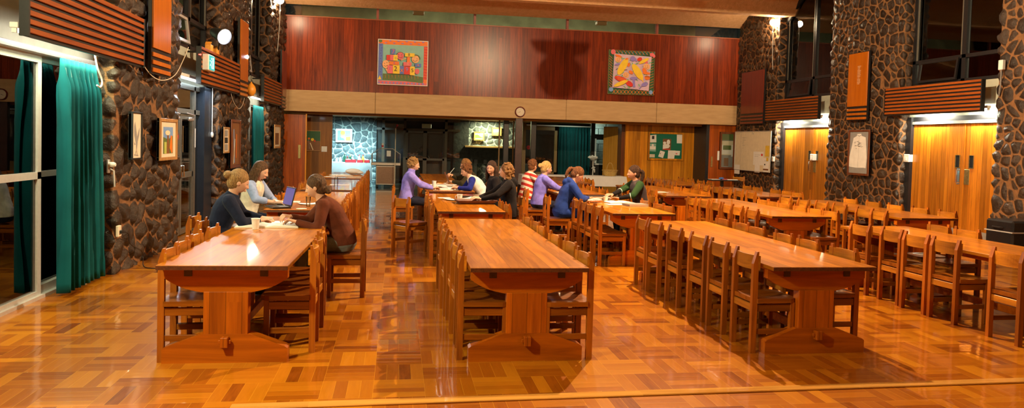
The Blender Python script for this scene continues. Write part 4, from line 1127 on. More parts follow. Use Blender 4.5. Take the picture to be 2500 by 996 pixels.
honour(-1, 15.22, 15.98, 2.47, 4.03, M['honour'], 'orange honour board between the lit spotlight and the small white bulb')
honour(-1, 20.55, 21.3, 2.45, 4.04, M['honour_dark'], 'narrow dark red honour board next to the cedar gallery front')
honour(1, 20.0, 21.42, 2.43, 4.06, M['honour_dark'], 'wide dark red honour board above the whiteboard')
honour(1, 15.2, 15.96, 2.42, 4.02, M['honour'], 'orange honour board with a column of tiny names above the framed jersey', letters=13)

# ------------------------------------------------------------------ strip lights, wall lamps and their light
def area(name, loc, rot, sx, sy, power, col):
    l = bpy.data.lights.new(name, 'AREA'); l.shape = 'RECTANGLE'; l.size = sx; l.size_y = sy; l.energy = power; l.color = col
    o = bpy.data.objects.new(name, l); o.location = loc; o.rotation_euler = rot; COL.objects.link(o); return o
def point(name, loc, power, col, rad=.12):
    l = bpy.data.lights.new(name, 'POINT'); l.energy = power; l.color = col; l.shadow_soft_size = rad
    o = bpy.data.objects.new(name, l); o.location = loc; COL.objects.link(o); return o
def strip_light(s, y0, y1, label, mt, pw, col, z=2.56):
    X = (L - .03) if s < 0 else (R + .03)
    t = thing('strip_light', label, 'strip light', (X, (y0 + y1) / 2, z), 0, 'strip lights behind the pelmets')
    h = (y1 - y0) / 2
    MB().box(-.035, .035, -h - .03, h + .03, .02, .07, 0, .005).build('fitting', M['white'], t)
    MB().tube([(0, -h, 0), (0, h, 0)], .014, 10).build('tube', mt, t)
    MB().box(-.02, .02, -h - .02, -h, -.02, .03).box(-.02, .02, h, h + .02, -.02, .03).build('holders', M['white'], t)
    area('strip_lamp', (X - s * .02, (y0 + y1) / 2, z - .03), (0, math.radians(-42 if s > 0 else 32) * s, 0), .05, y1 - y0, pw, col)
strip_light(-1, 7.0, 9.0, 'strip light glaring above the sliding glass door and green curtain', M['tube'], 48, (.92, 1., .62))
strip_light(-1, 11.85, 14.0, 'strip light glaring over the dark glass double doors', M['tube_cool'], 26, (.72, .88, 1.))
strip_light(-1, 17.2, 19.2, 'strip light above the curtained far window of the left wall', M['tube'], 26, (1., .96, .70))
for y0, y1, lb, pw in ((13.25, 13.75, 'short strip light over the left leaf of the near boarded doors', 46), (11.90, 12.30, 'short strip light over the right leaf of the near boarded doors', 27),
                       (18.75, 19.25, 'short strip light over the left leaf of the far boarded doors', 38), (17.25, 17.65, 'short strip light over the right leaf of the far boarded doors', 28)):
    strip_light(1, y0, y1, lb, M['tube'], pw, (1., .93, .70), 2.54)

def globe_lamp(p, s, label):
    t = thing('wall_globe_lamp', label, 'wall lamp', p, 0, 'warm globe lamps high on the stone piers')
    MB().ball((0, 0, 0), .095, n=20).build('globe', M['globe'], t)
    wall = (L - p.x) if s < 0 else (R - p.x)
    MB().lathe([(.0, .075), (.05, .075), (.05, .11), (.02, .12), (.0, .12)], n=14).tube([(0, 0, .11), (0, 0, .15), (wall * .5, 0, .19), (wall, 0, .16)], .010, 6).box(min(wall, wall * .9), max(wall, wall * .9), -.05, .05, .10, .22).build('bracket', M['brass'], t)
    w = wall * .82
    MB().tube([(0, 0, -.08), (0, 0, -.5), (w * .3, .02, -1.1), (w * .4, 0, -1.35)], .007, 5).ball((.0, .02, -.27), .022, n=8).build('cable', M['white'], t)
pr = on(1888, 55, 'X', R - .13); globe_lamp(pr, 1, 'lit warm globe lamp high on the far right stone pier')
pl_ = on(684, 1, 'X', L + .15); globe_lamp(pl_, -1, 'lit warm globe lamp at the top of the far left stone pier')
WARM = (1., .66, .33)
KEY = Vector((3.9, 9.8, 5.42))
point('ceiling_lamp', KEY, 1900, (1., .77, .47), .04)
point('front_light', (-2.7, 3.0, 3.7), 600, (1., .95, .56), .12)
point('front_light', (5.5, -.5, 5.2), 60, (1., .72, .42), .15)  # unseen fill light added behind the camera, no fixture
point('rear_fill', (3.7, 15.2, 5.0), 95, (1., .74, .44), .06)  # unseen light added to wash the ceiling near the back

# the spotlight and the little bulb of the left wall
p = on(548, 90, 'X', L + .30)
t = thing('spotlight', 'black spotlight with a glaring white face beside the orange honour board', 'spotlight', p)
ax = Vector((.70, -.64, -.32)).normalized(); q = ax.to_track_quat('Z', 'Y').to_matrix()
lamp = MB().lathe([(.0, -.34), (.07, -.34), (.09, -.26), (.13, -.03), (.145, .0), (.135, .005), (.12, -.02)], n=22).build('housing', M['black'], t); lamp.rotation_euler = q.to_euler()
face = MB().lathe([(.0, .012), (.06, .008), (.118, -.012)], n=22).build('lens', M['cool_globe'], t); face.rotation_euler = q.to_euler()
MB().tube([(-.1, .15, -.02), (-.15, .2, -.2), (-.28, .2, -.28)], .018, 6).tube([(-.08, .12, .0), (-.2, .25, .05), (-.28, .3, .02)], .01, 5).build('bracket', M['black'], t)
sp = bpy.data.lights.new('spot_beam', 'SPOT'); sp.energy = 260; sp.color = (1., .93, .85); sp.spot_size = math.radians(92); sp.spot_blend = .35; sp.shadow_soft_size = .12
so = bpy.data.objects.new('spot_beam', sp); so.location = p + ax * .05; so.rotation_euler = (-ax).to_track_quat('Z', 'Y').to_euler(); COL.objects.link(so)
p = on(602, 139, 'X', L + .16)
t = thing('bare_bulb', 'small lit white bulb on a white rod at the edge of the far window', 'bulb', p)
MB().ball((0, 0, 0), .045, n=14).build('bulb', M['cool_globe'], t)
MB().tube([(0, 0, -.04), (-.01, .02, -.3), (-.12, .04, -.62)], .014, 6).build('rod', M['white'], t)

# pendant whose shadow falls on the cedar boards
S0, LP = Vector((4.90, YB, 3.80)), KEY; k = .30
p = LP + (S0 - LP) * k
rG, rD = .74 * k, .97 * k
t = thing('pendant_lamp', 'unlit hanging bowl-and-globe lamp that shadows the cedar boards', 'pendant lamp', p)
MB().lathe([(.0, -rG * 1.02), (rG * .5, -rG * .88), (rG * .87, -rG * .5), (rG, 0), (rG * .9, rG * .42), (rG * .6, rG * .72), (rG * .6, rG * .8), (0, rG * .8)], n=28).build('globe', M['paper_warm'], t)
MB().lathe([(rG * .6, rG * .8), (rD * .8, rG * .95), (rD, rG * 1.35), (rD * .98, rG * 1.37), (rD * .3, rG * 1.3), (.0, rG * 1.3)], n=28).build('dish', M['brass'], t)
zc = 5.86 - p.z; MB().tube([(0, 0, rG * 1.28), (0, 0, zc)], .006, 6).build('flex', M['black'], t)
# ------------------------------------------------------------------ pictures
class Art:
    """Flat painted shapes on a sheet, in the pixel frame of a picture (x right, y down)."""
    def __init__(s, x0, y0, x1, y1, w, h, d=.0008):
        s.b = (x0, y0, x1, y1); s.w, s.h, s.d = w, h, d; s.mb = MB(); s.k = 0; s.mats = []; s.key = {}
    def mi(s, m):
        if m.name not in s.key: s.key[m.name] = len(s.mats); s.mats.append(m)
        return s.key[m.name]
    def P(s, p):
        x0, y0, x1, y1 = s.b
        return ((p[0] - x0) / (x1 - x0) * s.w - s.w / 2, (y1 - p[1]) / (y1 - y0) * s.h - s.h / 2)
    def poly(s, pts, m):
        s.k += 1; q = [s.P(p) for p in pts]; y = -s.d * s.k
        s.mb.add([(a, y, b) for a, b in q], [tuple(range(len(q)))], s.mi(m)); return s
    def rect(s, x0, y0, x1, y1, m): return s.poly([(x0, y0), (x1, y0), (x1, y1), (x0, y1)], m)
    def disc(s, cx, cy, rx, ry, m, rot=0., n=20):
        c, q = math.cos(rot), math.sin(rot)
        return s.poly([(cx + rx * math.cos(2 * PI * i / n) * c - ry * math.sin(2 * PI * i / n) * q, cy + rx * math.cos(2 * PI * i / n) * q + ry * math.sin(2 * PI * i / n) * c) for i in range(n)], m)
    def line(s, pts, w, m):
        for a, b in zip(pts, pts[1:]):
            d = Vector((b[0] - a[0], b[1] - a[1])); 
            if d.length < 1e-6: continue
            n_ = Vector((-d.y, d.x)).normalized() * w / 2
            s.poly([(a[0] + n_.x, a[1] + n_.y), (b[0] + n_.x, b[1] + n_.y), (b[0] - n_.x, b[1] - n_.y), (a[0] - n_.x, a[1] - n_.y)], m); s.k -= 1
        s.k += 1; return s
    def arc(s, cx, cy, r, a0, a1, w, m, n=8): return s.line([(cx + r * math.cos(math.radians(a0 + (a1 - a0) * i / n)), cy + r * math.sin(math.radians(a0 + (a1 - a0) * i / n))) for i in range(n + 1)], w, m)
    def txt(s, t, x, y, size, m):
        s.k += 1; a, b = s.P((x, y)); sc = s.h / (s.b[3] - s.b[1])
        s.mb.text(t, size * sc * 1.35, lambda v: (a + v.x, -s.d * s.k - v.z, b + v.y), s.mi(m)); return s
    def build(s, name, parent): return s.mb.build(name, s.mats, parent)
def paint(name, c): 
    k = 'paint_' + name
    if k not in M: M[k] = plain(k, c, .55, .06, 8)
    return M[k]
PK = dict(orange=(.92, .20, .02), teal=(.27, .52, .46), blue=(.12, .19, .58), red=(.74, .035, .02), pink=(.82, .15, .18), yellow=(.95, .62, .03), green=(.11, .17, .045), peach=(.92, .46, .20), lilac=(.70, .50, .66), violet=(.30, .23, .64), dgreen=(.025, .11, .04), leaf=(.20, .52, .22), black=(.02, .02, .02), sky=(.20, .36, .70), cream=(.80, .70, .50), grey=(.3, .3, .3), brown=(.22, .09, .03), lime=(.45, .52, .12), white=(.90, .88, .84))
PC = {k: paint(k, c) for k, c in PK.items()}
def framed(name, label, loc, w, h, face, fm, fw=.025, depth=.03, matm=None, matw=0, group=None, cat='picture', bigframe=None):
    """face: direction the picture looks. Returns (thing) whose children are built in local x right, -y out, z up."""
    rz = {'-Y': 0, '+X': PI / 2, '-X': -PI / 2}[face]
    t = thing(name, label, cat, loc, rz, group)
    mb = MB().box(-w / 2, w / 2, 0, depth * .6, -h / 2, h / 2); mb.build('backing', M['black'], t)
    mb = MB()
    for x0, x1, z0, z1 in ((-w / 2, w / 2, h / 2 - fw, h / 2), (-w / 2, w / 2, -h / 2, -h / 2 + fw), (-w / 2, -w / 2 + fw, -h / 2 + fw, h / 2 - fw), (w / 2 - fw, w / 2, -h / 2 + fw, h / 2 - fw)): mb.box(x0, x1, -depth * .4, depth * .6, z0, z1, 0, .003)
    mb.build('frame', fm, t)
    return t
# hopscotch painting
c0, c1 = on(923, 95, 'Y', YB), on(1043.5, 211, 'Y', YB)
w, h = c1.x - c0.x, c0.z - c1.z
t = framed('painting', 'square painting of smiling children around coloured number blocks', ((c0.x + c1.x) / 2, YB - .02, (c0.z + c1.z) / 2), w, h, '-Y', M['white'], .022, .05)
A = Art(165, 108, 1020, 930, w, h); P = PC
A.rect(178, 118, 1008, 920, P['teal']).rect(178, 118, 1008, 200, P['orange']).rect(178, 188, 252, 850, P['blue']).rect(945, 208, 1008, 885, P['red']).rect(178, 855, 1008, 922, P['pink'])
A.poly([(256, 728), (420, 725), (620, 735), (800, 748), (942, 768), (940, 878), (600, 850), (256, 845)], P['green'])
A.disc(207, 143, 30, 30, P['green']).poly([(176, 838), (207, 765), (238, 838)], P['yellow']).rect(955, 810, 1006, 878, P['orange'])
for y in range(235, 800, 52): A.line([(950, y), (1006, y + 8)], 8, P['orange'])
for i, x in enumerate(range(300, 1000, 70)): A.disc(x, 135 if i % 2 else 172, 20, 9, P['violet'])
for x in range(195, 1000, 62): A.disc(x, 892, 18, 16, P['violet'])
for y in range(220, 760, 48): A.disc(205 + (y % 30), y, 5, 5, P['black'])
for x in range(300, 900, 55): A.line([(x, 745), (x + 4, 785 + (x % 40))], 4, P['orange'])
A.disc(305, 560, 58, 75, P['peach']).disc(548, 400, 58, 70, P['pink']).disc(805, 450, 64, 68, P['peach']).disc(835, 668, 42, 52, P['pink'])
A.arc(300, 565, 32, 20, 150, 6, P['black']).disc(282, 548, 6, 6, P['black']).disc(322, 532, 6, 6, P['black'])
A.arc(548, 400, 34, 20, 160, 5, P['black']).disc(520, 382, 7, 6, P['black']).disc(568, 382, 7, 6, P['black'])
A.arc(797, 450, 38, 15, 165, 6, P['black']).disc(830, 438, 6, 6, P['black']).arc(810, 440, 70, -110, 10, 14, P['green']).arc(548, 395, 62, -150, -30, 8, P['brown'])
A.line([(310, 640), (345, 700)], 26, P['peach']).line([(560, 480), (650, 440)], 14, P['peach'])
for x0, y0, x1, y1, c in ((386, 282, 460, 378, 'blue'), (315, 392, 378, 490, 'red'), (378, 388, 432, 492, 'pink'), (432, 388, 502, 492, 'yellow'), (362, 505, 528, 568, 'orange'), (333, 578, 425, 725, 'pink'), (427, 572, 540, 725, 'yellow'),
                          (540, 582, 612, 728, 'blue'), (612, 585, 715, 732, 'red'), (715, 585, 796, 742, 'yellow'), (600, 510, 738, 578, 'pink'), (660, 415, 712, 510, 'orange'), (625, 345, 788, 410, 'yellow'), (798, 528, 902, 592, 'blue')): A.rect(x0, y0, x1, y1, P[c])
for s_, x, y, z, c in (('7', 425, 335, 80, 'pink'), ('8', 693, 378, 55, 'black'), ('6', 470, 438, 55, 'lime'), ('2', 470, 640, 90, 'black'), ('x', 576, 655, 90, 'orange'), ('9', 662, 645, 75, 'violet'), ('5', 755, 658, 70, 'black'), ('4', 672, 540, 45, 'peach'), ('+', 850, 560, 60, 'orange'), ('1', 378, 640, 60, 'violet'), ('3', 445, 538, 40, 'violet')): A.txt(s_, x, y, z, P[c])
A.build('canvas', t)
# fish painting
c0, c1 = on(1485.5, 121, 'Y', YB), on(1595, 234, 'Y', YB)
w, h = c1.x - c0.x, c0.z - c1.z
t = framed('painting', 'square painting of yellow fish on lilac inside a dark green lattice border', ((c0.x + c1.x) / 2, YB - .02, (c0.z + c1.z) / 2), w, h, '-Y', M['brass'], .016, .05)
A = Art(108, 85, 935, 920, w, h)
A.rect(120, 92, 925, 912, P['dgreen'])
for i in range(12):
    x = 190 + i * 62
    A.line([(x, 98), (x + 52, 160)], 7, P['orange']).line([(x + 10, 830), (x + 62, 905)], 7, P['orange']).line([(x + 62, 830), (x + 10, 905)], 7, P['orange']).line([(x + 50, 98), (x + 20, 160)], 5, P['sky'])
    A.line([(128, 200 + i * 50), (180, 250 + i * 50)], 7, P['orange']).line([(180, 200 + i * 50), (128, 250 + i * 50)], 6, P['brown']).line([(850, 235 + i * 50), (915, 205 + i * 50)], 6, P['orange'])
A.poly([(200, 160), (865, 190), (832, 832), (180, 795)], P['lilac'])
A.disc(180, 130, 42, 48, P['pink']).disc(865, 152, 36, 34, P['pink']).disc(905, 175, 25, 30, P['pink']).disc(160, 832, 40, 42, P['sky']).disc(868, 860, 36, 40, P['sky'])
lr = random.Random(4)
for i in range(46):
    x, y = lr.uniform(215, 840), lr.uniform(185, 800); A.disc(x, y, 30, 9, P['leaf'], lr.uniform(-1.2, 1.2), 10)
for q in (('peach', 265, 270, 55, 55), ('peach', 410, 555, 55, 55), ('peach', 770, 380, 58, 60)): A.disc(q[1], q[2], q[3], q[4], P[q[0]])
for cx, cy in ((265, 275), (405, 555), (765, 385)): A.arc(cx, cy, 28, 15, 160, 5, P['brown']).disc(cx - 18, cy - 14, 5, 5, P['black']).disc(cx + 18, cy - 16, 5, 5, P['black'])
A.disc(265, 205, 62, 22, P['orange'], .3).disc(495, 500, 45, 30, P['orange'], .6).disc(735, 460, 55, 34, P['orange'], 1.1).disc(770, 505, 70, 26, P['orange'], .1).disc(790, 590, 50, 40, P['orange']).disc(450, 360, 24, 40, P['orange'], .3)
A.disc(520, 245, 48, 48, P['violet']).disc(250, 362, 48, 20, P['violet'], -.3).line([(545, 620), (560, 775)], 42, P['violet']).disc(545, 612, 66, 28, P['violet']).disc(745, 715, 60, 38, P['violet'], -.4).line([(700, 730), (648, 810)], 16, P['violet']).line([(560, 240), (585, 295)], 26, P['violet'])
A.disc(640, 250, 45, 34, P['red'], -.5).disc(760, 300, 30, 22, P['pink']).disc(325, 640, 125, 48, P['red'], .35).disc(470, 715, 72, 45, P['red'], .6)
for k in range(4): A.line([(240 + k * 8, 590 + k * 20), (400, 640 + k * 10)], 7, P['orange'])
A.disc(345, 400, 62, 175, P['yellow'], .45).disc(610, 490, 62, 170, P['yellow'], -.55).poly([(660, 590), (725, 700), (690, 560)], P['yellow']).disc(715, 280, 100, 30, P['yellow'], -.55).disc(320, 715, 135, 36, P['yellow'], -.45).disc(410, 255, 28, 18, P['orange'], -.4)
A.line([(370, 465), (425, 455)], 8, P['black']).line([(735, 570), (830, 575)], 7, P['black']).line([(225, 460), (260, 440)], 7, P['black']).line([(505, 805), (625, 818)], 4, P['black'])
A.build('canvas', t)
def wallpic(name, label, p0, p1, s, fm, fw, draw, matm=None, off=.13, **k):
    X = (L + off) if s < 0 else (R - off)
    a, b = on(*p0, 'X', X), on(*p1, 'X', X)
    w, h = abs(b.y - a.y), abs(a.z - b.z)
    t = framed(name, label, (X, (a.y + b.y) / 2, (a.z + b.z) / 2), w, h, '+X' if s < 0 else '-X', fm, fw, .05, **k)
    A = Art(0, 0, 100, 100, w, h); A.rect(2, 2, 98, 98, matm or M['paper_warm']); draw(A); A.build('picture_sheet', t); return t
def eagle(A):
    g = P['grey']
    A.poly([(48, 68), (30, 50), (28, 30), (38, 20), (50, 38), (58, 52), (72, 40), (84, 32), (80, 48), (66, 62), (60, 74), (52, 84)], g).poly([(26, 62), (34, 66), (46, 68), (34, 70)], g)
    A.line([(48, 82), (40, 90)], 2, g).line([(54, 82), (62, 92)], 2, g).line([(30, 90), (70, 92)], 1.5, g)
wallpic('framed_print', 'pale framed drawing of an eagle on the stone pier', (320.5, 272), (344, 388), -1, M['frame_black'], .018, eagle)
def landscape(A):
    A.rect(22, 20, 78, 84, P['sky']).poly([(22, 84), (22, 44), (50, 50), (78, 40), (78, 84)], P['green']).poly([(40, 84), (44, 40), (52, 32), (58, 84)], P['brown']).poly([(58, 70), (64, 40), (72, 42), (76, 80), (70, 84)], P['orange']).disc(46, 34, 14, 6, P['cream']).rect(26, 56, 40, 84, P['lime'])
wallpic('framed_picture', 'gold framed colourful picture with a wide cream mount, by the glass doors', (389, 288), (430, 389), -1, M['frame_wood'], .045, landscape)
wallpic('framed_print', 'small pale framed triptych on the second stone pier', (545.5, 310), (558, 373), -1, M['frame_wood'], .03, lambda A: A.rect(20, 12, 80, 36, P['grey']).rect(20, 40, 80, 62, P['black']).rect(20, 66, 80, 90, P['grey']))
wallpic('framed_picture', 'tall dark framed picture with blue and yellow strokes on the second stone pier', (564, 291), (585, 407), -1, M['frame_dark'], .05, lambda A: A.rect(10, 8, 90, 94, P['brown']).line([(30, 20), (40, 90)], 8, P['sky']).line([(44, 40), (30, 92)], 6, P['cream']).line([(60, 30), (58, 80)], 6, P['orange']), matm=M['frame_dark'])
wallpic('framed_print', 'light wood framed print next to the far left corner', (669.5, 304), (683, 361), -1, M['frame_wood'], .05, lambda A: A.rect(20, 35, 80, 85, P['brown']))
# framed jersey
def jersey(A):
    A.rect(2, 2, 98, 98, P['grey']); W = P['white']
    q = lambda x, y: ((x - 185) / 2.8, (y - 95) / 6.1)
    A.poly([q(*p) for p in ((298, 152), (350, 150), (356, 178), (408, 198), (420, 330), (432, 470), (424, 605), (395, 600), (300, 605), (225, 598), (190, 590), (188, 540), (205, 450), (230, 320), (250, 205), (292, 180))], W)
    A.line([q(300, 168), q(325, 182), q(350, 168)], 1.2, P['grey']).line([q(325, 182), q(322, 600)], .5, P['grey'])
    jr_ = random.Random(8)
    for _ in range(16):
        x0, y0 = jr_.uniform(262, 350), jr_.uniform(232, 350); k_ = jr_.uniform(16, 34)
        A.line([q(x0 + k_ * i / 4, y0 + jr_.uniform(-6, 6)) for i in range(5)], .45, P['black'])
wallpic('framed_jersey', 'white signed jersey in a dark brown frame on the right stone pier', (2073.5, 317), (2120.5, 430), 1, M['frame_dark'], .05, jersey, cat='framed jersey')
# whiteboard with notes
X = R - .10; a, b = on(1796, 321, 'X', X), on(1880, 422, 'X', X); a.y = min(a.y, 21.88)
w, h = a.y - b.y, a.z - b.z
t = framed('whiteboard', 'big whiteboard with faint writing and pinned sheets on the stone wall', (X, (a.y + b.y) / 2, (a.z + b.z) / 2), w, h, '-X', M['alu'], .02, .04, cat='whiteboard')
A = Art(378, 365, 715, 765, w, h); A.rect(380, 368, 712, 762, P['cream']); A.build('board', t)
A.k = 2; mk = P['grey']; A = Art(378, 365, 715, 765, w, h); A.k = 2
A.txt('To', 548, 388, 22, mk).line([(436, 368), (436, 745)], 1.2, mk).line([(385, 392), (425, 390)], 2, mk)
for i, (y, l) in enumerate(((432, 44), (455, 36), (474, 16), (490, 14), (508, 26))):
    A.line([(452 + j * 5, y + (3 if j % 2 else -4)) for j in range(int(l / 5) + 1)], 1.6, mk)
A.build('writing', t)
for i, (x0, y0, x1, y1, m) in enumerate(((562, 568, 655, 700, M['paper']), (578, 640, 625, 772, M['paper']), (655, 625, 705, 762, M['paper']), (668, 508, 702, 612, M['yellow']), (680, 622, 698, 655, M['yellow']), (382, 710, 436, 806, M['paper']), (655, 730, 700, 745, P['brown']))):
    A = Art(378, 365, 715, 765, w, h); A.k = 4 + i; A.rect(x0, y0, x1, y1, m)
    if i == 0: A.line([(575, 600), (625, 600)], 2, P['grey']).line([(575, 615), (610, 615)], 2, P['grey']).disc(640, 598, 8, 12, P['red'])
    if i == 2: A.disc(668, 690, 5, 8, P['black']).line([(664, 655), (695, 655)], 3, P['grey'])
    A.build('note', t)
# green notice board
c0, c1 = on(1582.5, 321.5, 'Y', 22.99), on(1667, 392.5, 'Y', 22.99)
w, h = c1.x - c0.x, c0.z - c1.z
t = framed('notice_board', 'green felt notice board with pinned papers in a wooden frame', ((c0.x + c1.x) / 2, 22.97, (c0.z + c1.z) / 2), w, h, '-Y', M['orange_boards'], .06, .05, cat='notice board')
A = Art(140, 135, 668, 580, w, h); A.rect(160, 155, 650, 560, M['green_felt']); A.build('felt', t)
def pin(k, base, *more):
    A = Art(140, 135, 668, 580, w, h); A.k = k; A.poly(*base)
    for f_, *q in more: getattr(A, f_)(*q)
    A.build('pinned_paper', t)
pin(2, (((165, 190), (258, 178), (262, 300), (168, 305)), M['paper']), ('poly', ((195, 200), (230, 198), (230, 250), (195, 250)), P['black']))
pin(2, (((562, 168), (662, 168), (655, 305), (565, 305)), M['paper']))
pin(2, (((165, 320), (258, 318), (258, 445), (160, 440)), P['teal']), ('rect', 165, 362, 256, 412, M['paper']), ('disc', 210, 345, 16, 20, M['paper']))
pin(2, (((358, 240), (482, 238), (478, 412), (356, 416)), P['brown']), ('disc', 440, 290, 26, 40, M['paper']), ('disc', 385, 305, 24, 22, M['paper']), ('poly', ((360, 330), (440, 318), (468, 350), (445, 385), (360, 400)), M['paper']), ('rect', 362, 398, 470, 412, P['red']))
pin(2, (((165, 488), (245, 488), (245, 538), (165, 538)), M['paper_warm']))
pin(2, (((325, 425), (395, 445), (368, 545), (296, 522)), M['paper']), ('line', ((320, 465), (330, 480)), 8, P['black']))
pin(7, (((440, 420), (545, 420), (533, 553), (436, 553)), M['paper']))
pin(8, (((540, 422), (618, 424), (612, 497), (535, 494)), M['paper']), ('disc', 565, 470, 14, 9, P['pink']))
# glazed poster on the far right door
c0, c1 = on(1758, 322, 'Y', 22.0), on(1791, 413, 'Y', 22.0); w, h = c1.x - c0.x, c0.z - c1.z
t = framed('framed_poster', 'tall glazed poster in a dark red frame beside the whiteboard', ((c0.x + c1.x) / 2, 21.98, (c0.z + c1.z) / 2), w, h, '-Y', M['frame_dark'], .06, .06)
A = Art(0, 0, 100, 100, w, h); A.rect(5, 3, 95, 97, P['grey']).rect(12, 24, 90, 62, P['cream']).rect(22, 36, 76, 48, P['green']).rect(12, 34, 22, 60, P['white']).rect(78, 34, 90, 66, P['white']).rect(20, 48, 78, 60, P['white']).rect(30, 70, 60, 92, P['brown']).rect(10, 5, 90, 22, P['green']); A.build('poster', t)
MB().box(-w / 2 + .05, w / 2 - .05, -.012, -.009, -h / 2 + .05, h / 2 - .05).build('glass', M['clear'], t)
c = on(1754.5, 380, 'Y', 22.0); o = MB().box(-.045, .045, -.02, 0, -.15, .15, 0, .006).build('wall_sign', M['white'], None, (c.x, 22.01, c.z)); tag(o, 'narrow blank white sign on the red door by the glazed poster', 'sign')
# picture and switch plate on the left annex wall
c0, c1 = on(746.5, 318, 'Y', 22.98), on(783, 369, 'Y', 22.98); w, h = c1.x - c0.x, c0.z - c1.z
t = framed('framed_picture', 'dark picture with a yellow spot in a thin wooden frame on the left board wall', ((c0.x + c1.x) / 2, 22.97, (c0.z + c1.z) / 2), w, h, '-Y', M['frame_wood'], .02, .03)
A = Art(0, 0, 100, 100, w, h); A.rect(3, 3, 97, 97, P['dgreen']).rect(5, 50, 95, 97, P['brown']).disc(45, 44, 10, 7, P['yellow']).disc(60, 50, 5, 5, P['red']).line([(30, 60), (50, 95)], 5, P['cream']).line([(20, 45), (25, 90)], 3, P['grey']).disc(22, 40, 7, 5, P['orange']); A.build('picture_sheet', t)
c = on(791.5, 364, 'Y', 22.99)
t = thing('light_switch', 'white double switch plate on the left board wall', 'light switch', (c.x, 23.0, c.z))
MB().box(-.085, .085, -.014, 0, -.085, .085, 0, .005).build('plate', M['white'], t); MB().box(-.05, -.01, -.02, -.012, -.03, .03, 0, .003).box(.01, .05, -.02, -.012, -.03, .03, 0, .003).build('rockers', M['white'], t)
# pictures on the lit end-wall stone
def endpic(name, label, p0, p1, Y, fm, fw, draw, tilt=0):
    c0, c1 = on(*p0, 'Y', Y), on(*p1, 'Y', Y); w, h = c1.x - c0.x, c0.z - c1.z
    t = framed(name, label, ((c0.x + c1.x) / 2, Y - .02, (c0.z + c1.z) / 2), w, h, '-Y', fm, fw, .05)
    A = Art(0, 0, 100, 100, w, h); A.rect(3, 3, 97, 97, P['cream']); draw(A); A.build('canvas', t)
def abstract(A):
    A.rect(8, 8, 92, 92, P['lime']).rect(8, 8, 30, 92, P['leaf']).rect(60, 8, 92, 60, P['teal']).poly([(8, 92), (10, 66), (40, 60), (60, 92)], P['blue']).poly([(62, 92), (60, 60), (92, 56), (92, 92)], P['orange']).rect(34, 55, 52, 68, P['peach']).rect(56, 8, 61, 92, P['violet']).rect(20, 8, 25, 80, P['sky']).disc(42, 30, 14, 14, P['yellow'])
endpic('painting', 'bright abstract painting in a pale frame on the cool-lit stone wall', (820, 314), (860, 348), 27.92, M['alu'], .07, abstract)
endpic('painting', 'landscape of green hills under white sky above the mantel', (1157, 321), (1182, 343.5), 27.92, M['frame_wood'], .05, lambda A: A.rect(8, 8, 92, 92, P['white']).poly([(8, 40), (30, 30), (92, 62), (92, 92), (8, 92)], P['green']).rect(8, 72, 92, 92, P['grey']).poly([(50, 50), (92, 34), (92, 70)], P['leaf']))
endpic('painting', 'pale misty landscape higher up by the bronze post', (1201, 311), (1224, 332), 27.92, M['frame_wood'], .05, lambda A: A.rect(8, 8, 92, 92, P['cream']).rect(8, 60, 92, 92, P['lime']).poly([(8, 62), (40, 45), (92, 60)], P['leaf']))

# ------------------------------------------------------------------ small fixtures
p = on(1270, 273, 'Y', YB - .03)
t = thing('wall_clock', 'round wall clock with a dark red rim on the concrete beam', 'clock', (p.x, YB - .0, p.z))
MB().lathe([(.16, .0), (.162, -.04), (.148, -.055), (.132, -.05), (.130, -.02), (.0, -.02)], n=32, axis='Y').build('rim', plain('dark_red_rim', (.13, .015, .012), .3, .1), t)
MB().lathe([(.0, -.024), (.131, -.022)], n=32, axis='Y').build('dial', M['paper_warm'], t)
def hand(a, l, w): 
    d = Vector((math.sin(a), 0, math.cos(a))); n_ = Vector((d.z, 0, -d.x)) * w
    return MB().add([n_ + Vector((0, -.03, 0)), d * l + Vector((0, -.03, 0)), -n_ + Vector((0, -.03, 0)), -d * .02 + Vector((0, -.03, 0))], [(0, 1, 2, 3)])
hand(math.radians(242), .06, .006).build('hour_hand', M['black'], t); hand(math.radians(248), .10, .004).build('minute_hand', M['black'], t)
mb = MB()
for k in range(12):
    a = k * PI / 6; mb.ball((.112 * math.sin(a), -.025, .112 * math.cos(a)), .005, n=6)
mb.build('hour_marks', M['grey'], t)
# running-man sign on the pelmet
Xs = L + .17; a, b = on(507, 138, 'X', Xs + .09), on(521, 172, 'X', Xs + .09); yc, zc = (a.y + b.y) / 2, 2.85
t = thing('exit_sign', 'lit green running-man sign in a white housing on the slatted pelmet', 'sign', (Xs, yc, zc))
MB().box(0, .11, -.19, .19, -.13, .13, 0, .012).build('housing', M['white'], t)
MB().box(.111, .114, -.175, .175, -.115, .115).build('green_face', M['exit_green'], t)
mb = MB(); x = .116
def sq(pts): mb.add([(x, -p[0], p[1]) for p in pts], [tuple(range(len(pts)))])
sq([(-.10, -.09), (-.02, -.09), (-.02, .09), (-.10, .09)]); sq([(.03, .02), (.07, -.03), (.085, -.02), (.05, .04)]); sq([(.04, .05), (.065, .05), (.065, .08), (.04, .08)]); sq([(.06, -.03), (.03, -.09), (.045, -.095), (.08, -.03)]); sq([(.08, -.02), (.13, -.04), (.13, -.055), (.08, -.035)]); sq([(.10, .02), (.15, .02), (.15, .03), (.10, .03)])
mb.build('pictogram', M['exit_white'], t)
o = MB().ball((0, 0, 0), .012, n=8).tube([(0, 0, 0), (-.03, 0, 0)], .008, 6).build('indicator_lamp', emis('red_led', (1, .03, .02), 12), None, (Xs + .02, a.y - .14, zc + .10)); tag(o, 'tiny red indicator lamp beside the running-man sign', 'lamp')
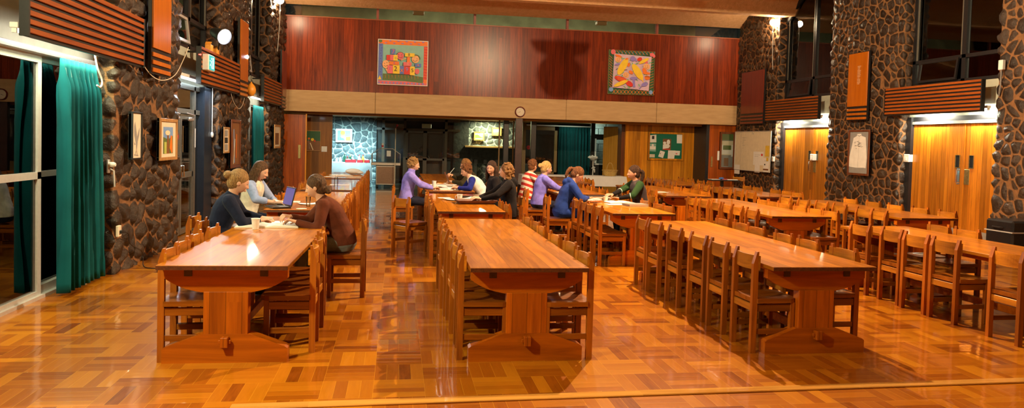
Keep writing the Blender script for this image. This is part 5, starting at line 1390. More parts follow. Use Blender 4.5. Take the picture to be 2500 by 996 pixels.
# orange balloon-shaped lantern by the far window, cartons on the pelmet
p = on(613, 218, 'X', L + .17)
t = thing('balloon', 'orange balloon hanging by the far left window lamp', 'balloon', p); t.scale = (.82,) * 3
MB().lathe([(0, -.19), (.06, -.17), (.115, -.09), (.125, 0), (.10, .08), (.05, .14), (.02, .17), (.025, .19), (0, .19)], n=18).build('skin', M['orange'], t); MB().tube([(0, 0, .18), (0, 0, .42)], .006, 5).build('string', M['black'], t)
for i, (px, py) in enumerate(((515, 121), (530, 127))):
    p = on(px, py, 'X', L + .13); o = MB().box(-.05, .05, -.08, .08, 0, .12 - .02 * i, 0, .006).add([(-.05, -.08, .12 - .02 * i), (.05, -.08, .12 - .02 * i), (.05, -.02, .17 - .02 * i), (-.05, -.02, .17 - .02 * i)], [(0, 1, 2, 3)]).build('carton', M['orange'], None, (L + .1, p.y, 3.092)); tag(o, ('orange open carton on top of the pelmet, taller and closer to the running-man sign', 'orange open carton on top of the pelmet, lower and closer to the honour board')[i], 'carton')
# cables
def cable(label, pts, r, m, name='cable'):
    P_ = [Vector(p) for p in pts]; out = []
    for i in range(len(P_) - 1):
        p0, p1, p2, p3 = P_[max(i - 1, 0)], P_[i], P_[i + 1], P_[min(i + 2, len(P_) - 1)]
        for k in range(6):
            t_ = k / 6; out.append(.5 * ((2 * p1) + (-p0 + p2) * t_ + (2 * p0 - 5 * p1 + 4 * p2 - p3) * t_ ** 2 + (-p0 + 3 * p1 - 3 * p2 + p3) * t_ ** 3))
    out.append(P_[-1]); o = MB().tube(out, r, 6).build(name, m); return tag(o, label, 'cable')
lw = lambda x, y, o=.12: on(x, y, 'X', L + o)
cable('pale cable sagging across the stone pier between the first two pelmets', [lw(327, 105), lw(345, 150), lw(372, 186), lw(400, 196), lw(428, 182), lw(448, 145), lw(460, 115)], .006, M['paper_warm'])
cable('pale cable looping below the orange honour board by the spotlight', [lw(564, 228), lw(570, 248), lw(582, 265), lw(592, 256), lw(600, 226)], .005, M['paper_warm'])
cable('white cable hook hanging under the first pelmet by the green curtain', [lw(232, 133, .02), lw(238, 165, .02), lw(248, 192, .02), lw(249, 205, .02), lw(244, 213, .02), lw(237, 208, .02)], .010, M['white'])
fl = lambda x, y: on(x, y, 'Z', .012)
lw2 = lambda x, y: on(x, y, 'X', L + .11)
cable('black power cord trailing from the wall socket to the floor', [lw2(296, 566), lw2(313, 570), lw2(316, 592), lw2(330, 604), lw2(345, 612), lw2(349, 630), fl(351, 650), fl(372, 655), fl(396, 655), fl(404, 662), fl(392, 664), fl(385, 659), fl(420, 656)], .006, M['black'], 'power_cord')
p = lw2(296, 564)
t = thing('wall_socket', 'pale wall socket with a black plug on the stone pier', 'socket', (L + .085, p.y, p.z)); MB().box(-.02, .012, -.045, .045, -.065, .065, 0, .004).build('plate', M['paper_warm'], t); MB().box(.012, .04, -.02, .03, -.03, .01, 0, .005).build('plug', M['black'], t)
# pull cord with knob, wall boxes
p = on(519, 215, 'X', XL + .14); q = on(520, 329, 'X', XL + .14)
t = thing('pull_cord', 'white pull cord with an oval knob on the navy post', 'pull cord', (XL + .14, p.y, q.z)); MB().tube([(0, 0, .04), (0, .0, p.z - q.z)], .009, 6).build('cord', M['white'], t); MB().ball((0, 0, 0), (.03, .03, .055), n=12).build('knob', M['white'], t)
for px, py, lb in ((2214, 386, 'white thermostat box on the frame of the near boarded doors'), (1983, 384, 'white switch box on the far boarded doors')):
    p = on(px, py, 'X', XR - .08); t = thing('wall_box', lb, 'wall box', (XR - .05, p.y, p.z))
    MB().box(-.05, .06, -.085, .085, -.085, .085, 0, .008).build('cover', M['white'], t); MB().box(-.056, -.05, -.03, .03, -.05, .02, 0, .002).build('dial', M['paper'], t)
p = on(1983, 405, 'X', XR - .02); 
p = on(272, 399, 'X', XL + .1); t = thing('door_lock', 'small white lock knob on the dark jamb by the stone pier', 'lock', (L - .02, 9.10, p.z)); MB().lathe([(.0, 0), (.03, 0), (.032, .05), (.02, .07), (0, .07)], n=12, axis='X').build('knob', M['white'], t); MB().box(-.02, .0, -.03, .03, -.10, .06, 0, .004).tube([(.01, 0, -.05), (.05, 0, -.07), (.06, 0, -.26)], .01, 6).build('plate', M['alu'], t)
p = on(1882, 388, 'X', R - .1); o = MB().box(-.02, .03, -.05, .05, -.07, .07, 0, .006).build('light_switch', M['white'], None, (R - .075, p.y - .08, p.z)); tag(o, 'small white switch on the stone right of the whiteboard', 'light switch')
p = on(2440, 160, 'X', R - .05); t = thing('wall_box', 'small white junction box with a cable beside the upper right window', 'wall box', (R - .08, p.y - .08, p.z)); MB().box(-.03, .04, -.05, .05, -.09, .09, 0, .01).build('cover', M['white'], t); MB().tube([(0, .0, -.08), (.0, .0, -.35), (.05, .08, -.55)], .012, 6).build('conduit', M['grey'], t)

# ------------------------------------------------------------------ curtains
def curtain(name, label, y0, y1, X, z0, z1, folds, amp, m, flare=0., seed=1, axis='Y', gather=.12):
    rr = random.Random(seed); nU, nZ = folds * 12, 26; v, f = [], []
    ph = [rr.uniform(-.6, .6) for _ in range(folds + 2)]; am = [rr.uniform(.6, 1.25) for _ in range(folds + 2)]
    for j in range(nZ + 1):
        t = j / nZ; z = z1 + (z0 - z1) * t
        for i in range(nU + 1):
            u = i / nU; k = u * folds; a = int(k); fr = k - a
            A_ = am[a] * (1 - fr) + am[min(a + 1, folds)] * fr; p_ = ph[a] * (1 - fr) + ph[min(a + 1, folds)] * fr
            g = min(1, max(.25, t / gather)) if t < gather else 1.
            s_ = math.sin(2 * PI * k + p_ + .5 * math.sin(3 * t + a)); s_ = math.copysign(abs(s_) ** .75, s_)
            off = amp * A_ * g * s_ + (.012 * math.sin(2 * PI * k * 3) if t < .06 else 0)
            c = y0 + (y1 - y0) * u + flare * t * (u - .0) + .012 * math.sin(2 * PI * k * 2 + p_) 
            v.append((X + off, c, z) if axis == 'Y' else (c, X + off, z))
    for j in range(nZ):
        for i in range(nU): a = j * (nU + 1) + i; f.append((a, a + 1, a + nU + 2, a + nU + 1))
    mb = MB().add(v, f, 0, True); me = mb.mesh(name, m)
    t = bpy.data.objects.new(name, me); COL.objects.link(t); md = t.modifiers.new('thick', 'SOLIDIFY'); md.thickness = .006
    return tag(t, label, 'curtain')
curtain('curtain', 'green curtain gathered beside the sliding glass door', 7.95, 8.80, L - .06, .03, 2.42, 8, .075, M['curtain'], .18, 3)
curtain('curtain', 'narrow dark green curtain edge behind the sliding door glass', 8.12, 8.50, L - .36, .05, 2.40, 3, .04, M['curtain_dark'], .0, 5)
curtain('curtain', 'green curtain at the far left window below the orange balloon', 17.9, 19.2, L - .08, .05, 2.40, 7, .06, M['curtain'], .1, 8)
xa, xe = on(1364, 330, 'Y', G).x, on(1440, 330, 'Y', G).x
curtain('curtain', 'dark green curtain drawn across the annex glazing', xa, xe, G - .1, .05, 2.29, 10, .06, M['curtain_dark'], 0, 9, axis='X')

# ------------------------------------------------------------------ annex furniture
# buffet table with cloth, bottles and red trays
x0, x1 = -2.45, on(905, 396, 'Y', 26.6).x
t = thing('buffet_table', 'long buffet table under a pale blue-white cloth against the stone wall', 'table', ((x0 + x1) / 2, 26.9, 0))
hw = (x1 - x0) / 2
MB().box(-hw, hw, -.35, .35, .74, .78, 0, .005).build('table_top', M['trestle'], t)
for x in (-hw + .06, hw - .06):
    for y in (-.3, .3): MB().box(x - .025, x + .025, y - .025, y + .025, 0, .74).build('leg', M['steel'], t)
v = []; nU = 60
pts = [(-hw - .02, -.37), (hw + .02, -.37), (hw + .02, .37), (-hw - .02, .37)]
mb = MB().box(-hw - .02, hw + .02, -.37, .37, .782, .79, 0)
rim = []
for k in range(4):
    a, b = Vector(pts[k]), Vector(pts[(k + 1) % 4])
    for i in range(20): rim.append((a + (b - a) * i / 20, k + i / 20))
def drop(r):
    c = min(abs(r - round(r)), .5); return .48 + .20 * max(0, 1 - c * 7)
v1 = [(p.x, p.y, .788) for p, r in rim]; v2 = [(p.x * (1 + .015 + .012 * math.sin(r * 23)) + (.05 if abs(r - 1) < .08 else 0), p.y * (1.05 + .05 * math.sin(r * 19)), .788 - drop(r)) for p, r in rim]
nn = len(rim); mb.add(v1 + v2, [(i, (i + 1) % nn, nn + (i + 1) % nn, nn + i) for i in range(nn)], 0, True)
o = mb.build('tablecloth', M['cloth_white'], None, ((x0 + x1) / 2, 26.9, 0)); tag(o, 'pale cloth hanging over the buffet table, one corner drooping', 'tablecloth')
rr = random.Random(2); zt = .792
def bottle(x, y, h, r, m, cap, label, z=zt):
    t = thing('bottle', label, 'bottle', (x, y, z), 0, 'bottles on the buffet table')
    MB().lathe([(0, 0), (r, 0), (r, h * .58), (r * .4, h * .78), (r * .36, h * .9), (0, h * .9)], n=12).build('body', m, t)
    MB().lathe([(r * .45, h * .88), (r * .45, h), (0, h)], n=10).build('cap', cap, t)
gd, br_, cl = plain('dark_green_bottle', (.01, .05, .03), .15, .1), plain('brown_bottle', (.08, .025, .01), .15, .1), plain('milky_bottle', (.55, .6, .62), .25, .1)
for px, h, r, m, cap, lb in ((822, .17, .045, cl, M['black'], 'white squat bottle at the left end of the buffet'), (831, .18, .05, cl, M['white'], 'white jug-like bottle second on the buffet'), (841, .30, .05, gd, M['black'], 'tall black bottle standing on the buffet'),
                             (848, .22, .04, br_, M['red'], 'brown bottle next to the tall black one'), (855, .24, .045, gd, M['yellow'], 'dark green bottle with yellow cap above the first red tray'), (877, .28, .05, cl, M['red'], 'white sauce bottle with red top on the middle red tray'), (886, .28, .045, M['orange'], M['red'], 'orange sauce bottle beside the white one')):
    c = on(px, 388, 'Y', 27.05); bottle(c.x, 27.05, h, r, m, cap, lb)
for pa, pb, lb in ((843, 870, 'long red tray on the buffet, left of the sauce bottles'), (872, 887, 'short red tray in the middle of the buffet'), (889, 903, 'short red tray at the right end of the buffet')):
    a, b = on(pa, 392, 'Y', 26.75), on(pb, 392, 'Y', 26.75)
    t = thing('tray', lb, 'tray', ((a.x + b.x) / 2, 26.75, zt), 0, 'red trays on the buffet table'); w = (b.x - a.x) / 2
    MB().box(-w, w, -.12, .12, 0, .01).box(-w, w, -.12, -.11, 0, .10).box(-w, w, .11, .12, 0, .10).box(-w, -w + .01, -.12, .12, 0, .10).box(w - .01, w, -.12, .12, 0, .10).build('shell', M['red'], t)
    mb = MB()
    for k in range(max(3, int(w * 22))): mb.box(-w + .02 + k * .045, -w + .05 + k * .045, -.1, .1, .012, .115 + .012 * (k % 3), 0, .004)
    mb.build('packets', M['paper_warm'], t)
# salad bar trolley
c = on(944, 455, 'Y', 25.2); cx = -.38
t = thing('salad_bar_trolley', 'steel salad bar trolley with a clear angular canopy', 'trolley', (cx, 25.45, 0))
MB().box(-.33, .33, -.28, .28, .10, .76, 0, .01).build('cabinet', M['steel'], t)
MB().box(-.30, .30, -.288, -.28, .14, .72, 0, .004).build('front_panel', plain('warm_lit_steel_panel', (.30, .17, .11), .3, .1, metal=.6), t)  # warm hall light put into the steel's colour as brown
MB().box(-.50, .50, -.36, .36, .77, .87, 0, .012).build('counter', M['steel'], t)
prof_ = [(-.48, .87), (-.48, 1.16), (-.22, 1.34), (.22, 1.34), (.48, 1.16), (.48, .87)]
mb = MB()
for y in (-.34, .34): mb.tube([(x, y, z) for x, z in prof_], .013, 6)
for x, z in prof_: mb.tube([(x, -.34, z), (x, .34, z)], .011, 6)
mb.build('canopy_frame', M['alu'], t)
mb = MB()
for (xa_, za), (xb_, zb) in zip(prof_, prof_[1:]): mb.add([(xa_, -.335, za), (xb_, -.335, zb), (xb_, .335, zb), (xa_, .335, za)], [(0, 1, 2, 3)])
mb.add([(x, -.335, z) for x, z in prof_], [tuple(range(6))]); mb.build('canopy', M['clear'], t)
MB().box(.02, .16, -.352, -.346, 1.08, 1.28).build('notice', M['white'], t)
for x in (-.28, .28):
    for y in (-.23, .23): MB().lathe([(0, -.018), (.045, -.018), (.045, .018), (0, .018)], (x, y, .047), 14, axis='X').box(x - .02, x + .02, y - .02, y + .02, .05, .105).build('castor', M['black'], t)
p = on(934, 355, 'Y', 25.4); t = thing('paper_cup', 'tall red-and-white paper cup on top of the trolley canopy', 'cup', (p.x, 25.45, 1.355)); MB().lathe([(0, 0), (.035, 0), (.045, .17), (.04, .17), (.032, .01), (0, .01)], n=14).build('body', M['white'], t); MB().lathe([(.0385, .04), (.041, .1)], n=14).build('red_band', M['red'], t)
c = on(963, 457, 'Y', 24.9); top = on(966, 306, 'Y', 24.9)
t = thing('tall_pole', 'thin cream pole with a red tip standing in front of the trolley', 'pole', (c.x, 24.9, 0)); MB().tube([(0, 0, .02), (.0, 0, top.z - .1)], .016, 8).build('shaft', M['paper_warm'], t); MB().tube([(0, 0, top.z - .12), (.03, 0, top.z - .04)], .012, 6).ball((.05, 0, top.z), .04, n=10).build('tip', M['red'], t); MB().lathe([(0, 0), (.14, 0), (.14, .015), (.03, .03), (0, .03)], n=18).build('base', M['steel'], t)
# blank box sign above the far doors, red ring sign on the glass
a, b = on(1030, 302, 'Y', 27.5), on(1053, 313.5, 'Y', 27.5)
t = thing('box_sign', 'blank pale box sign over the far glazed doors', 'sign', ((a.x + b.x) / 2, 27.52, (a.z + b.z) / 2)); w, h = (b.x - a.x) / 2, (a.z - b.z) / 2
MB().box(-w, w, -.05, .07, -h, h, 0, .01).build('housing', M['alu'], t); MB().box(-w + .015, w - .015, -.054, -.05, -h + .015, h - .015).build('face', plain('pale_green_face', (.55, .62, .5), .5, .05), t)
def ring_sign(px, py, axis, val, r, label, face):
    p = on(px, py, axis, val); t = thing('round_sign', label, 'sign', p)
    ax = 'X' if axis == 'X' else 'Y'; s_ = 1 if axis == 'X' else -1
    MB().lathe([(r * .72, .004 * s_), (r, .004 * s_), (r, -.0), (r * .72, 0)], n=24, axis=ax).build('red_ring', M['red'], t); MB().lathe([(0, .002 * s_), (r * .73, .002 * s_)], n=24, axis=ax).build('white_face', M['white'], t); MB().ball((0, 0, 0), (.006 if ax == 'X' else r * .25, r * .25 if ax == 'X' else .006, r * .3), n=10).build('mark', M['black'], t)
ring_sign(1290.5, 360, 'Y', G - .02, .075, 'red-rimmed white round sign on the annex glass', None)
ring_sign(431.5, 333, 'X', XL + .06, .09, 'red-rimmed round sign on the dark glass doors', None)
# long white table with basket, flower stand
ya = 21.1
x0, x1 = on(1272, 423, 'Y', ya).x, on(1520, 428, 'Y', ya).x
t = thing('serving_table', 'long serving table under a white cloth in front of the posts', 'table', ((x0 + x1) / 2, ya, 0)); hw = (x1 - x0) / 2
MB().box(-hw, hw, -.3, .3, .70, .735, 0, .004).build('table_top', M['trestle'], t)
for x in (-hw + .08, 0, hw - .08):
    for y in (-.25, .25): MB().box(x - .025, x + .025, y - .025, y + .025, 0, .70).build('leg', M['steel'], t)
mb = MB().box(-hw - .02, hw + .02, -.32, .32, .737, .745)
rim = []; pts = [(-hw - .02, -.32), (hw + .02, -.32), (hw + .02, .32), (-hw - .02, .32)]
for k in range(4):
    a, b = Vector(pts[k]), Vector(pts[(k + 1) % 4])
    for i in range(24): rim.append((a + (b - a) * i / 24, k + i / 24))
nn = len(rim); v1 = [(p.x, p.y, .744) for p, r in rim]; v2 = [(p.x + (.05 if p.x > hw else -.02 if p.x < -hw else 0) + .01 * math.sin(r * 40), p.y * (1.04 + .04 * math.sin(r * 25)), .744 - .30) for p, r in rim]
mb.add(v1 + v2, [(i, (i + 1) % nn, nn + (i + 1) % nn, nn + i) for i in range(nn)], 0, True)
o = mb.build('tablecloth', M['cloth_white'], None, ((x0 + x1) / 2, ya, 0)); tag(o, 'white cloth hanging along the long serving table', 'tablecloth')
def basketmat():
    m, nt, b = newmat('woven_wicker'); tc = node(nt, 'TexCoord'); bk = node(nt, 'TexBrick'); bk.inputs['Scale'].default_value = 22; bk.inputs['Color1'].default_value = (.62, .42, .12, 1); bk.inputs['Color2'].default_value = (.45, .28, .07, 1); bk.inputs['Mortar'].default_value = (.16, .08, .02, 1)
    nt.links.new(tc.outputs['Object'], bk.inputs[0]); nt.links.new(bk.outputs[0], b.inputs[0]); setb(b, rough=.7); bump(nt, b, bk.outputs[1], .4, .02); return m
M['wicker'] = basketmat()
p = on(1490, 426, 'Y', ya - .1)
t = thing('wicker_basket', 'yellow wicker basket with a hoop handle on the serving table', 'basket', (p.x, ya - .05, .747))
def oval(a, b, z, n=24): return [(a * math.cos(2 * PI * i / n), b * math.sin(2 * PI * i / n), z) for i in range(n)]
mb = MB(); rings = [oval(.17, .11, 0), oval(.20, .13, .06), oval(.24, .16, .17), oval(.225, .145, .17), oval(.19, .12, .06), oval(.16, .10, .012)]
vs = [p_ for r in rings for p_ in r]; fs = []
for i in range(5):
    for k in range(24): fs.append((i * 24 + k, i * 24 + (k + 1) % 24, (i + 1) * 24 + (k + 1) % 24, (i + 1) * 24 + k))
mb.add(vs, fs + [tuple(range(24))[::-1], tuple(range(120, 144))], 0, True); mb.build('body', M['wicker'], t)
MB().tube(oval(.24, .16, .172) + oval(.24, .16, .172)[:1], .012, 6).build('rim', M['wicker'], t)
MB().tube([(.10 * math.cos(a), 0, .16 + .235 * math.sin(a)) for a in [PI * i / 14 for i in range(15)]], .013, 6).build('handle', M['wicker'], t)
p = on(1447, 424, 'Y', 24.4); top = on(1447, 384, 'Y', 24.4)
t = thing('flower_stand', 'white flowers in a bowl on a thin stand by the dark curtain', 'flower stand', (p.x, 24.4, 0))
MB().lathe([(0, 0), (.13, 0), (.13, .02), (.02, .04), (.018, top.z - .12), (0, top.z - .12)], n=14).build('stand', M['white'], t)
MB().lathe([(0, top.z - .12), (.08, top.z - .11), (.16, top.z - .03), (.15, top.z - .02), (.07, top.z - .09), (0, top.z - .1)], n=16).build('bowl', M['white'], t)
mb = MB(); rr = random.Random(6)
for k in range(40): a = rr.uniform(0, 2 * PI); r_ = .17 * math.sqrt(rr.random()); mb.ball((r_ * math.cos(a), r_ * math.sin(a), top.z + .0 + rr.uniform(-.04, .07) * (1.2 - r_ / .2)), rr.uniform(.018, .032), n=6)
mb.build('blossoms', M['paper'], t)
mb = MB()
for k in range(14): a = rr.uniform(0, 2 * PI); mb.ball((.06 * math.cos(a), .06 * math.sin(a), .80 + rr.uniform(-.08, .1)), .028, n=6)
mb.build('lower_sprig', M['paper'], t)
# small dark table beside the whiteboard with papers
a, b = on(1728, 436.5, 'Z', .80), on(1799, 440, 'Z', .80)
cx, cy = 9.35, 20.6
p0, p1 = on(1728, 437, 'Y', cy).x, on(1797, 440, 'Y', cy).x
cx = (p0 + p1) / 2; hw = (p1 - p0) / 2; zt2 = on(1762, 438.5, 'Y', cy).z
t = thing('side_table', 'small dark table with papers in front of the red doors', 'table', (cx, cy, 0))
MB().box(-hw, hw, -.28, .28, zt2 - .03, zt2, 0, .004).build('table_top', M['black'], t); MB().box(-.04, .04, -.04, .04, .03, zt2 - .03).build('pedestal', M['black'], t); MB().box(-.3, .3, -.22, .22, 0, .03, 0, .01).build('base', M['black'], t)
for dx, dy, rz, m, lb, n_ in ((-.25, 0, .2, M['paper'], 'white sheet at the left of the small dark table', 'paper_sheet'), (.28, -.1, -.3, M['paper'], 'white sheets at the right of the small dark table', 'paper_sheet'), (0, .05, .5, M['blue'], 'crumpled blue wrapper on the small dark table', 'wrapper'), (.14, .1, .1, M['pink'], 'pink leaflet on the small dark table', 'leaflet')):
    mb = MB().box(-.15, .15, -.1, .1, 0, .012, 0, .002) if m is not M['blue'] else MB().ball((0, 0, .035), (.10, .07, .035), n=10)
    o = mb.build(n_, m, None, (cx + dx, cy + dy, zt2 + .001), rz); tag(o, lb, n_.replace('_', ' '))
# black equipment case at the right edge
p = on(2484, 640, 'X', R - .55)
t = thing('equipment_case', 'black hard case standing by the stone at the right edge', 'case', (R - .50, 10.62, 0)); MB().box(-.32, .32, -.28, .28, .02, .62, 0, .03).build('shell', M['black_gloss'], t); MB().box(-.33, .33, -.285, .285, .42, .44).build('seam', M['alu'], t); MB().tube([(-.335, -.1, .5), (-.37, -.08, .5), (-.37, .08, .5), (-.335, .1, .5)], .01, 6).build('handle', M['black'], t)

# ------------------------------------------------------------------ things on the tables
zt = TOP + .001
def sheet(x, y, w, l, rz, label, h=.003, m=None, name='paper_sheet', cat='paper', z=zt, curl=0.):
    if curl:
        v, f = [], []
        for i in range(9):
            for j in range(3): u = i / 8 - .5; v.append((u * w, (j / 2 - .5) * l, .004 + curl * (2 * u) ** 2 * (1 if u > 0 else .4)))
        for i in range(8):
            for j in range(2): a = i * 3 + j; f.append((a, a + 1, a + 4, a + 3))
        o = MB().add(v, f, 0, True).build(name, m or M['paper'], None, (x, y, z), rz); md = o.modifiers.new('thick', 'SOLIDIFY'); md.thickness = .002
    else: o = MB().box(-w / 2, w / 2, -l / 2, l / 2, 0, h, 0, min(.001, h / 4)).build(name, m or M['paper'], None, (x, y, z), rz)
    return tag(o, label, cat)
def cup(x, y, label, h=.10, r=.038, handle=False, m=None, z=zt):
    t = thing('mug' if handle else 'paper_cup', label, 'mug' if handle else 'cup', (x, y, z))
    MB().lathe([(0, 0), (r * .72, 0), (r, h), (r * 1.06, h), (r * 1.06, h + .004), (r * .94, h + .004), (r * .68, .008), (0, .008)], n=20).build('body', m or M['white'], t)
    if handle: MB().tube([(r * .85 * math.cos(2.6), r * .85 * math.sin(2.6), h * .8), (r * 1.7 * math.cos(2.6), r * 1.7 * math.sin(2.6), h * .75), (r * 1.7 * math.cos(2.6), r * 1.7 * math.sin(2.6), h * .3), (r * .75 * math.cos(2.6), r * .75 * math.sin(2.6), h * .22)], .005, 6).build('handle', m or M['white'], t)
    else: MB().tube([(r * 1.04 * math.cos(a * PI / 8), r * 1.04 * math.sin(a * PI / 8), h) for a in range(17)], .0025, 5).build('rolled_rim', m or M['white'], t)
    return t
def book(x, y, w, l, h, rz, label, m, z=zt, name='book'):
    t = thing(name, label, name, (x, y, z), rz)
    MB().box(-w / 2, w / 2, -l / 2, l / 2, 0, .003, 0).box(-w / 2, w / 2, -l / 2, l / 2, h - .003, h, 0).box(-w / 2, -w / 2 + .004, -l / 2, l / 2, 0, h).build('cover', m, t)
    MB().box(-w / 2 + .005, w / 2 - .006, -l / 2 + .006, l / 2 - .006, .003, h - .003).build('pages', M['paper'], t)
    return t
def open_book(x, y, w, l, rz, label, z=zt, m=None, name='open_book'):
    t = thing(name, label, 'open book', (x, y, z), rz); mb = MB()
    for s in (-1, 1):
        prof_ = [(0, .004), (0, .014), (s * w * .12, .026), (s * w * .3, .022), (s * w * .5, .010), (s * w * .5, .004)]
        mb.prism(prof_, 'Y', -l / 2, l / 2)
    mb.build('pages', M['paper'], t); MB().box(-w / 2 - .006, w / 2 + .006, -l / 2 - .005, l / 2 + .005, 0, .004).build('cover', m or M['grey'], t)
    mb = MB()
    for s in (-1, 1):
        for k in range(10): mb.box(s * w * .25 - w * .17, s * w * .25 + w * .17, l * .4 - k * l * .085, l * .4 - k * l * .085 + .004, .0246, .0252)
    return t
# front left table
cup(-1.40, 7.60, 'white paper cup standing alone on the front left table', .105, .042)
open_book(-1.32, 7.86, .62, .30, .05, 'open exercise book lying flat on the front left table', m=M['paper_warm'])
book(-1.50, 8.30, .30, .24, .035, .1, 'grey closed book behind the open exercise book', M['grey'])
sheet(-1.22, 8.22, .25, .2, -.1, 'small loose white sheet beside the grey book', m=M['paper'])
# laptop table
t = thing('laptop', 'open black laptop with a glowing violet screen', 'laptop', (-1.44, 9.95, zt), math.radians(-62))
# local: keyboard deck towards -y (the user), screen along x
MB().box(-.17, .17, -.24, .0, 0, .022, 0, .004).build('base', M['black_gloss'], t)
mb = MB()
for i in range(12):
    for j in range(4): mb.box(-.15 + i * .0255, -.129 + i * .0255, -.13 + j * .027, -.108 + j * .027, .022, .0245)
MB_k = mb.build('keyboard', M['grey'], t)
lid = MB().box(-.17, .17, -.006, .006, 0, .255, 0, .004).build('lid', M['black_gloss'], t, (0, .004, .02)); lid.rotation_euler = (math.radians(-14), 0, 0)
MB().box(-.155, .155, -.0075, -.0062, .018, .24).build('screen', M['screen'], lid)
cup(-1.18, 10.1, 'tall clear plastic cup standing behind the laptop lid', .13, .034, m=M['clear'])
sheet(-1.2, 10.45, .3, .21, .3, 'fan of white sheets beyond the laptop', .012, curl=.02)
sheet(-1.62, 10.75, .5, .22, .1, 'wide cream folder lying open past the laptop', .006, M['paper_warm'], 'folder', 'folder')
o = MB().lathe([(0, 0), (.065, 0), (.07, .008), (.0, .008)], n=20).build('coaster', M['paper_warm'], None, (-1.22, 9.72, zt)); tag(o, 'round coaster at the edge of the laptop table', 'coaster')
# third and fourth tables of the left row
t = thing('water_bottle', 'clear water bottle standing on the third table of the left row', 'bottle', (-1.16, 14.35, zt)); MB().lathe([(0, 0), (.034, 0), (.036, .12), (.034, .15), (.014, .19), (.014, .2), (0, .2)], n=14).build('body', M['clear'], t); MB().lathe([(.016, .198), (.016, .22), (0, .22)], n=10).build('cap', M['white'], t)
sheet(-1.12, 14.75, .38, .2, .0, 'white sheet under the water bottle', .004); sheet(-1.42, 14.1, .2, .1, .1, 'folded white leaflet left of the water bottle', .01)
o = MB().tube([(-.1, 0, .008), (.1, 0, .008)], .008, 6).build('highlighter', M['pink'], None, (-1.30, 13.95, zt), .05); tag(o, 'pink highlighter pen on the third table', 'pen')
open_book(-1.36, 18.3, .5, .34, .4, 'spread newspaper on the furthest left table', name='newspaper')
sheet(-1.55, 17.7, .3, .21, -.2, 'white sheet at the near corner of the furthest left table', .004); sheet(-1.05, 17.8, .35, .22, .3, 'cream sheet by the right edge of the furthest left table', .004, M['paper_warm'])
t = MB(); t.ball((0, 0, .075), (.20, .13, .075), n=18).ball((.14, .0, .05), (.12, .1, .05), n=14)
o = t.build('cloth_bundle', M['cloth_white'], None, (-1.12, 19.1, zt)); tag(o, 'soft white bundle lying on the furthest left table', 'bundle')
# centre row, second table
cup(.98, 11.30, 'white mug with a handle on the table of the brown tray', .105, .045, True)
t = thing('tray', 'shallow dark brown tray with a raised rim', 'tray', (1.20, 10.95, zt), .1)
v = [(-.26, -.16, 0), (.22, -.16, 0), (.22, .16, 0), (-.26, .16, 0), (-.32, -.2, .055), (.30, -.2, .055), (.30, .2, .055), (-.32, .2, .055), (-.30, -.18, .055), (.28, -.18, .055), (.28, .18, .055), (-.30, .18, .055), (-.245, -.145, .008), (.205, -.145, .008), (.205, .145, .008), (-.245, .145, .008)]
f = [(3, 2, 1, 0), (12, 13, 14, 15)] + [(a + i, a + (i + 1) % 4, b + (i + 1) % 4, b + i) for a, b in ((0, 4), (4, 8), (8, 12)) for i in range(4)]
MB().add(v, f).build('dish', M['brown'], t)
sheet(1.0, 11.55, .5, .3, .25, 'crumpled white paper behind the mug', curl=.035); sheet(.78, 11.9, .2, .12, .2, 'small white slip near the far edge of the tray table', .003); sheet(1.28, 11.45, .3, .22, -.4, 'curled white sheet above the brown tray', curl=.03); sheet(1.22, 12.1, .32, .22, .1, 'black folder with pink edge on the tray table', .02, M['black'], 'folder', 'folder')
# centre row, third table
rr = random.Random(11); PL = ['topmost sheet of the bright paper heap', 'sheet spread at the left of the bright paper heap', 'sheet at the right of the bright paper heap', 'loose sheet in front of the bright paper heap', 'tilted sheet at the back of the bright paper heap']
for i, (x, y, rz, z) in enumerate(((.92, 14.5, .2, .03), (.78, 14.6, -.3, 0), (1.12, 14.3, .4, .012), (1.02, 13.95, .05, 0), (.95, 14.95, -.5, .02))): sheet(x, y, .46, .40, rz, PL[i], .014, z=zt + z)
book(.92, 14.6, .34, .26, .028, .2, 'white folder under the bright paper heap', M['white'], name='folder')
t = cup(.70, 13.72, 'tall white paper cup at the corner of the paper-heaped table', .17, .04)
o = MB().tube([(-.12, 0, .014), (.02, 0, .014)], .013, 8).tube([(.02, 0, .014), (.11, 0, .014)], .013, 8, 1).build('marker_pen', [M['orange'], M['white']], None, (.98, 15.6, zt), .05); tag(o, 'fat orange and white marker pen beyond the paper heap', 'pen')
# third row, second table
for i, (x, y, rz, h, m, lb) in enumerate(((3.42, 12.05, .06, .035, M['white'], 'pale ring binder on the table of the pencil case'), (3.42, 11.98, .02, .03, M['black'], 'black notebook on top of the pale ring binder'))): book(x, y, .42 - .06 * i, .3 - .04 * i, h, rz, lb, m, zt + (.036 if i else 0), name='binder' if not i else 'notebook')
t = thing('pencil_case', 'floral fabric pencil case beside the binders', 'pencil case', (3.18, 11.35, zt), .5); MB().ball((0, 0, .04), (.15, .065, .04), n=16).build('pouch', plain('floral_fabric', (.55, .38, .36), .8, .55, 45), t); MB().tube([(-.13, 0, .07), (0, .0, .083), (.13, 0, .07)], .005, 5).build('zip', M['brass'], t)
open_book(3.62, 11.42, .44, .3, .12, 'open white book in front of the green sleeves'); book(3.72, 10.92, .34, .26, .03, .15, 'grey closed binder nearest the camera on that table', M['grey'], name='closed_binder')
cup(3.42, 11.55, 'pale mug held on the table beside the open book', .085, .042, True, M['paper_warm'])
sheet(3.45, 11.1, .3, .2, .1, 'single white sheet between pencil case and binder', .003)
sheet(3.18, 13.6, .3, .25, .3, 'white sheet under the purple sleeve', .006)
sheet(5.0 + .35, 14.2, .3, .22, .1, 'white sheet glaring on the table behind the green sleeves', .003)

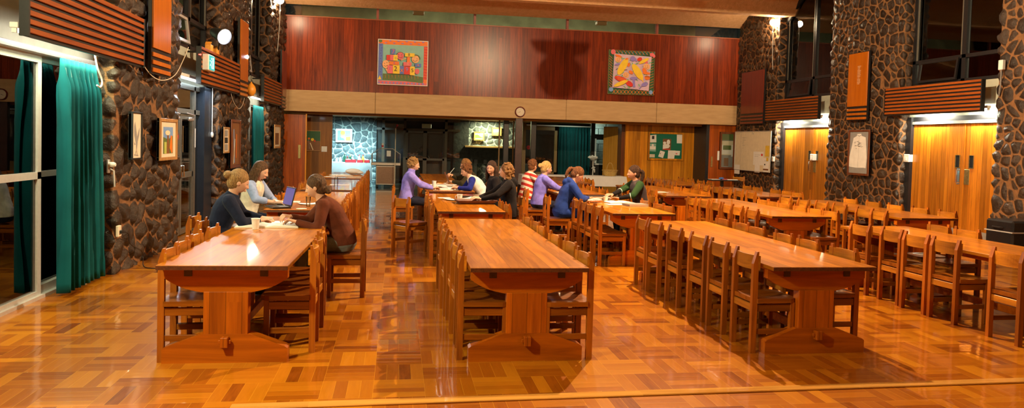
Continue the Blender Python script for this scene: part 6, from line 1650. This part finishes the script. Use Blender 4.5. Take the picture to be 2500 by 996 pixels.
# ------------------------------------------------------------------ the yard outside the sliding door, lit by an added unseen light
mb = MB().box(-7.0, -6.8, 9.5, 18.2, -.1, 4.2); struct('wall_outside', mb, plain('pale_rendered_yard_wall', (.42, .47, .33), .9, .15, 2))
mb = MB().box(-7.0, -3.9, 4, 18.2, -.2, -.05); struct('ground_outside', mb, plain('dark_yard_paving', (.05, .05, .045), .9, .3, 6))
rr = random.Random(12); mb = MB()
for _ in range(70):
    a = rr.uniform(0, PI); y = 13.9 + rr.uniform(-2.2, 2.2); top = 1.75 - .16 * (y - 14.2) ** 2
    z = rr.uniform(.2, max(.4, top)); mb.ball((-6.15 + rr.uniform(-.25, .25), y, z), (rr.uniform(.22, .34), rr.uniform(.25, .4), rr.uniform(.2, .32)), n=10)
o = remeshed(mb, 'shrub', plain('dark_shrub_leaves', (.03, .06, .022), .8, .6, 14, .8), None, .05, 1); tag(o, 'rounded dark shrub dimly seen outside the sliding glass door', 'shrub')
area('yard_light', (-6.3, 14.0, 4.0), (0, math.radians(14), 0), .4, 5.0, 85, (.85, 1., .70))
# ------------------------------------------------------------------ light of the annex, sky, view
area('annex_strip', (-1.7, 25.9, 2.42), (math.radians(48), 0, 0), 1.6, .2, 92, (.50, .92, 1.)).data.spread = math.radians(80)
area('mantel_downlight', (3.4, 27.4, 2.44), (0, 0, 0), 0.5, .1, 70, (.95, 1., .55))
area('annex_downlight', (6.2, 25.2, 2.44), (0, 0, 0), .8, .15, 9, (.85, 1., .75))
point('yard_lamp', (7.5, 26.6, 2.2), 6, (.75, 1., .9), .08)
area('gallery_fill', (3.7, 23.4, 6.7), (0, 0, 0), 9, .3, 110, (1., .95, .7))  # unseen fill added to brighten the gallery plaster
w = bpy.data.worlds.new('night'); SC.world = w; w.use_nodes = True
bg = w.node_tree.nodes['Background']; bg.inputs[0].default_value = (.010, .016, .014, 1); bg.inputs[1].default_value = .35
vs_ = SC.view_settings; SC.display_settings.display_device = 'sRGB'
vs_.view_transform = 'Standard'; vs_.look = 'None'; vs_.gamma = 1; vs_.use_curve_mapping = False; vs_.exposure = .55
cy = SC.cycles; cy.use_denoising = True; cy.max_bounces = 7; cy.diffuse_bounces = 2; cy.glossy_bounces = 4; cy.transparent_max_bounces = 12; cy.sample_clamp_indirect = 6; cy.caustics_reflective = False; cy.caustics_refractive = False
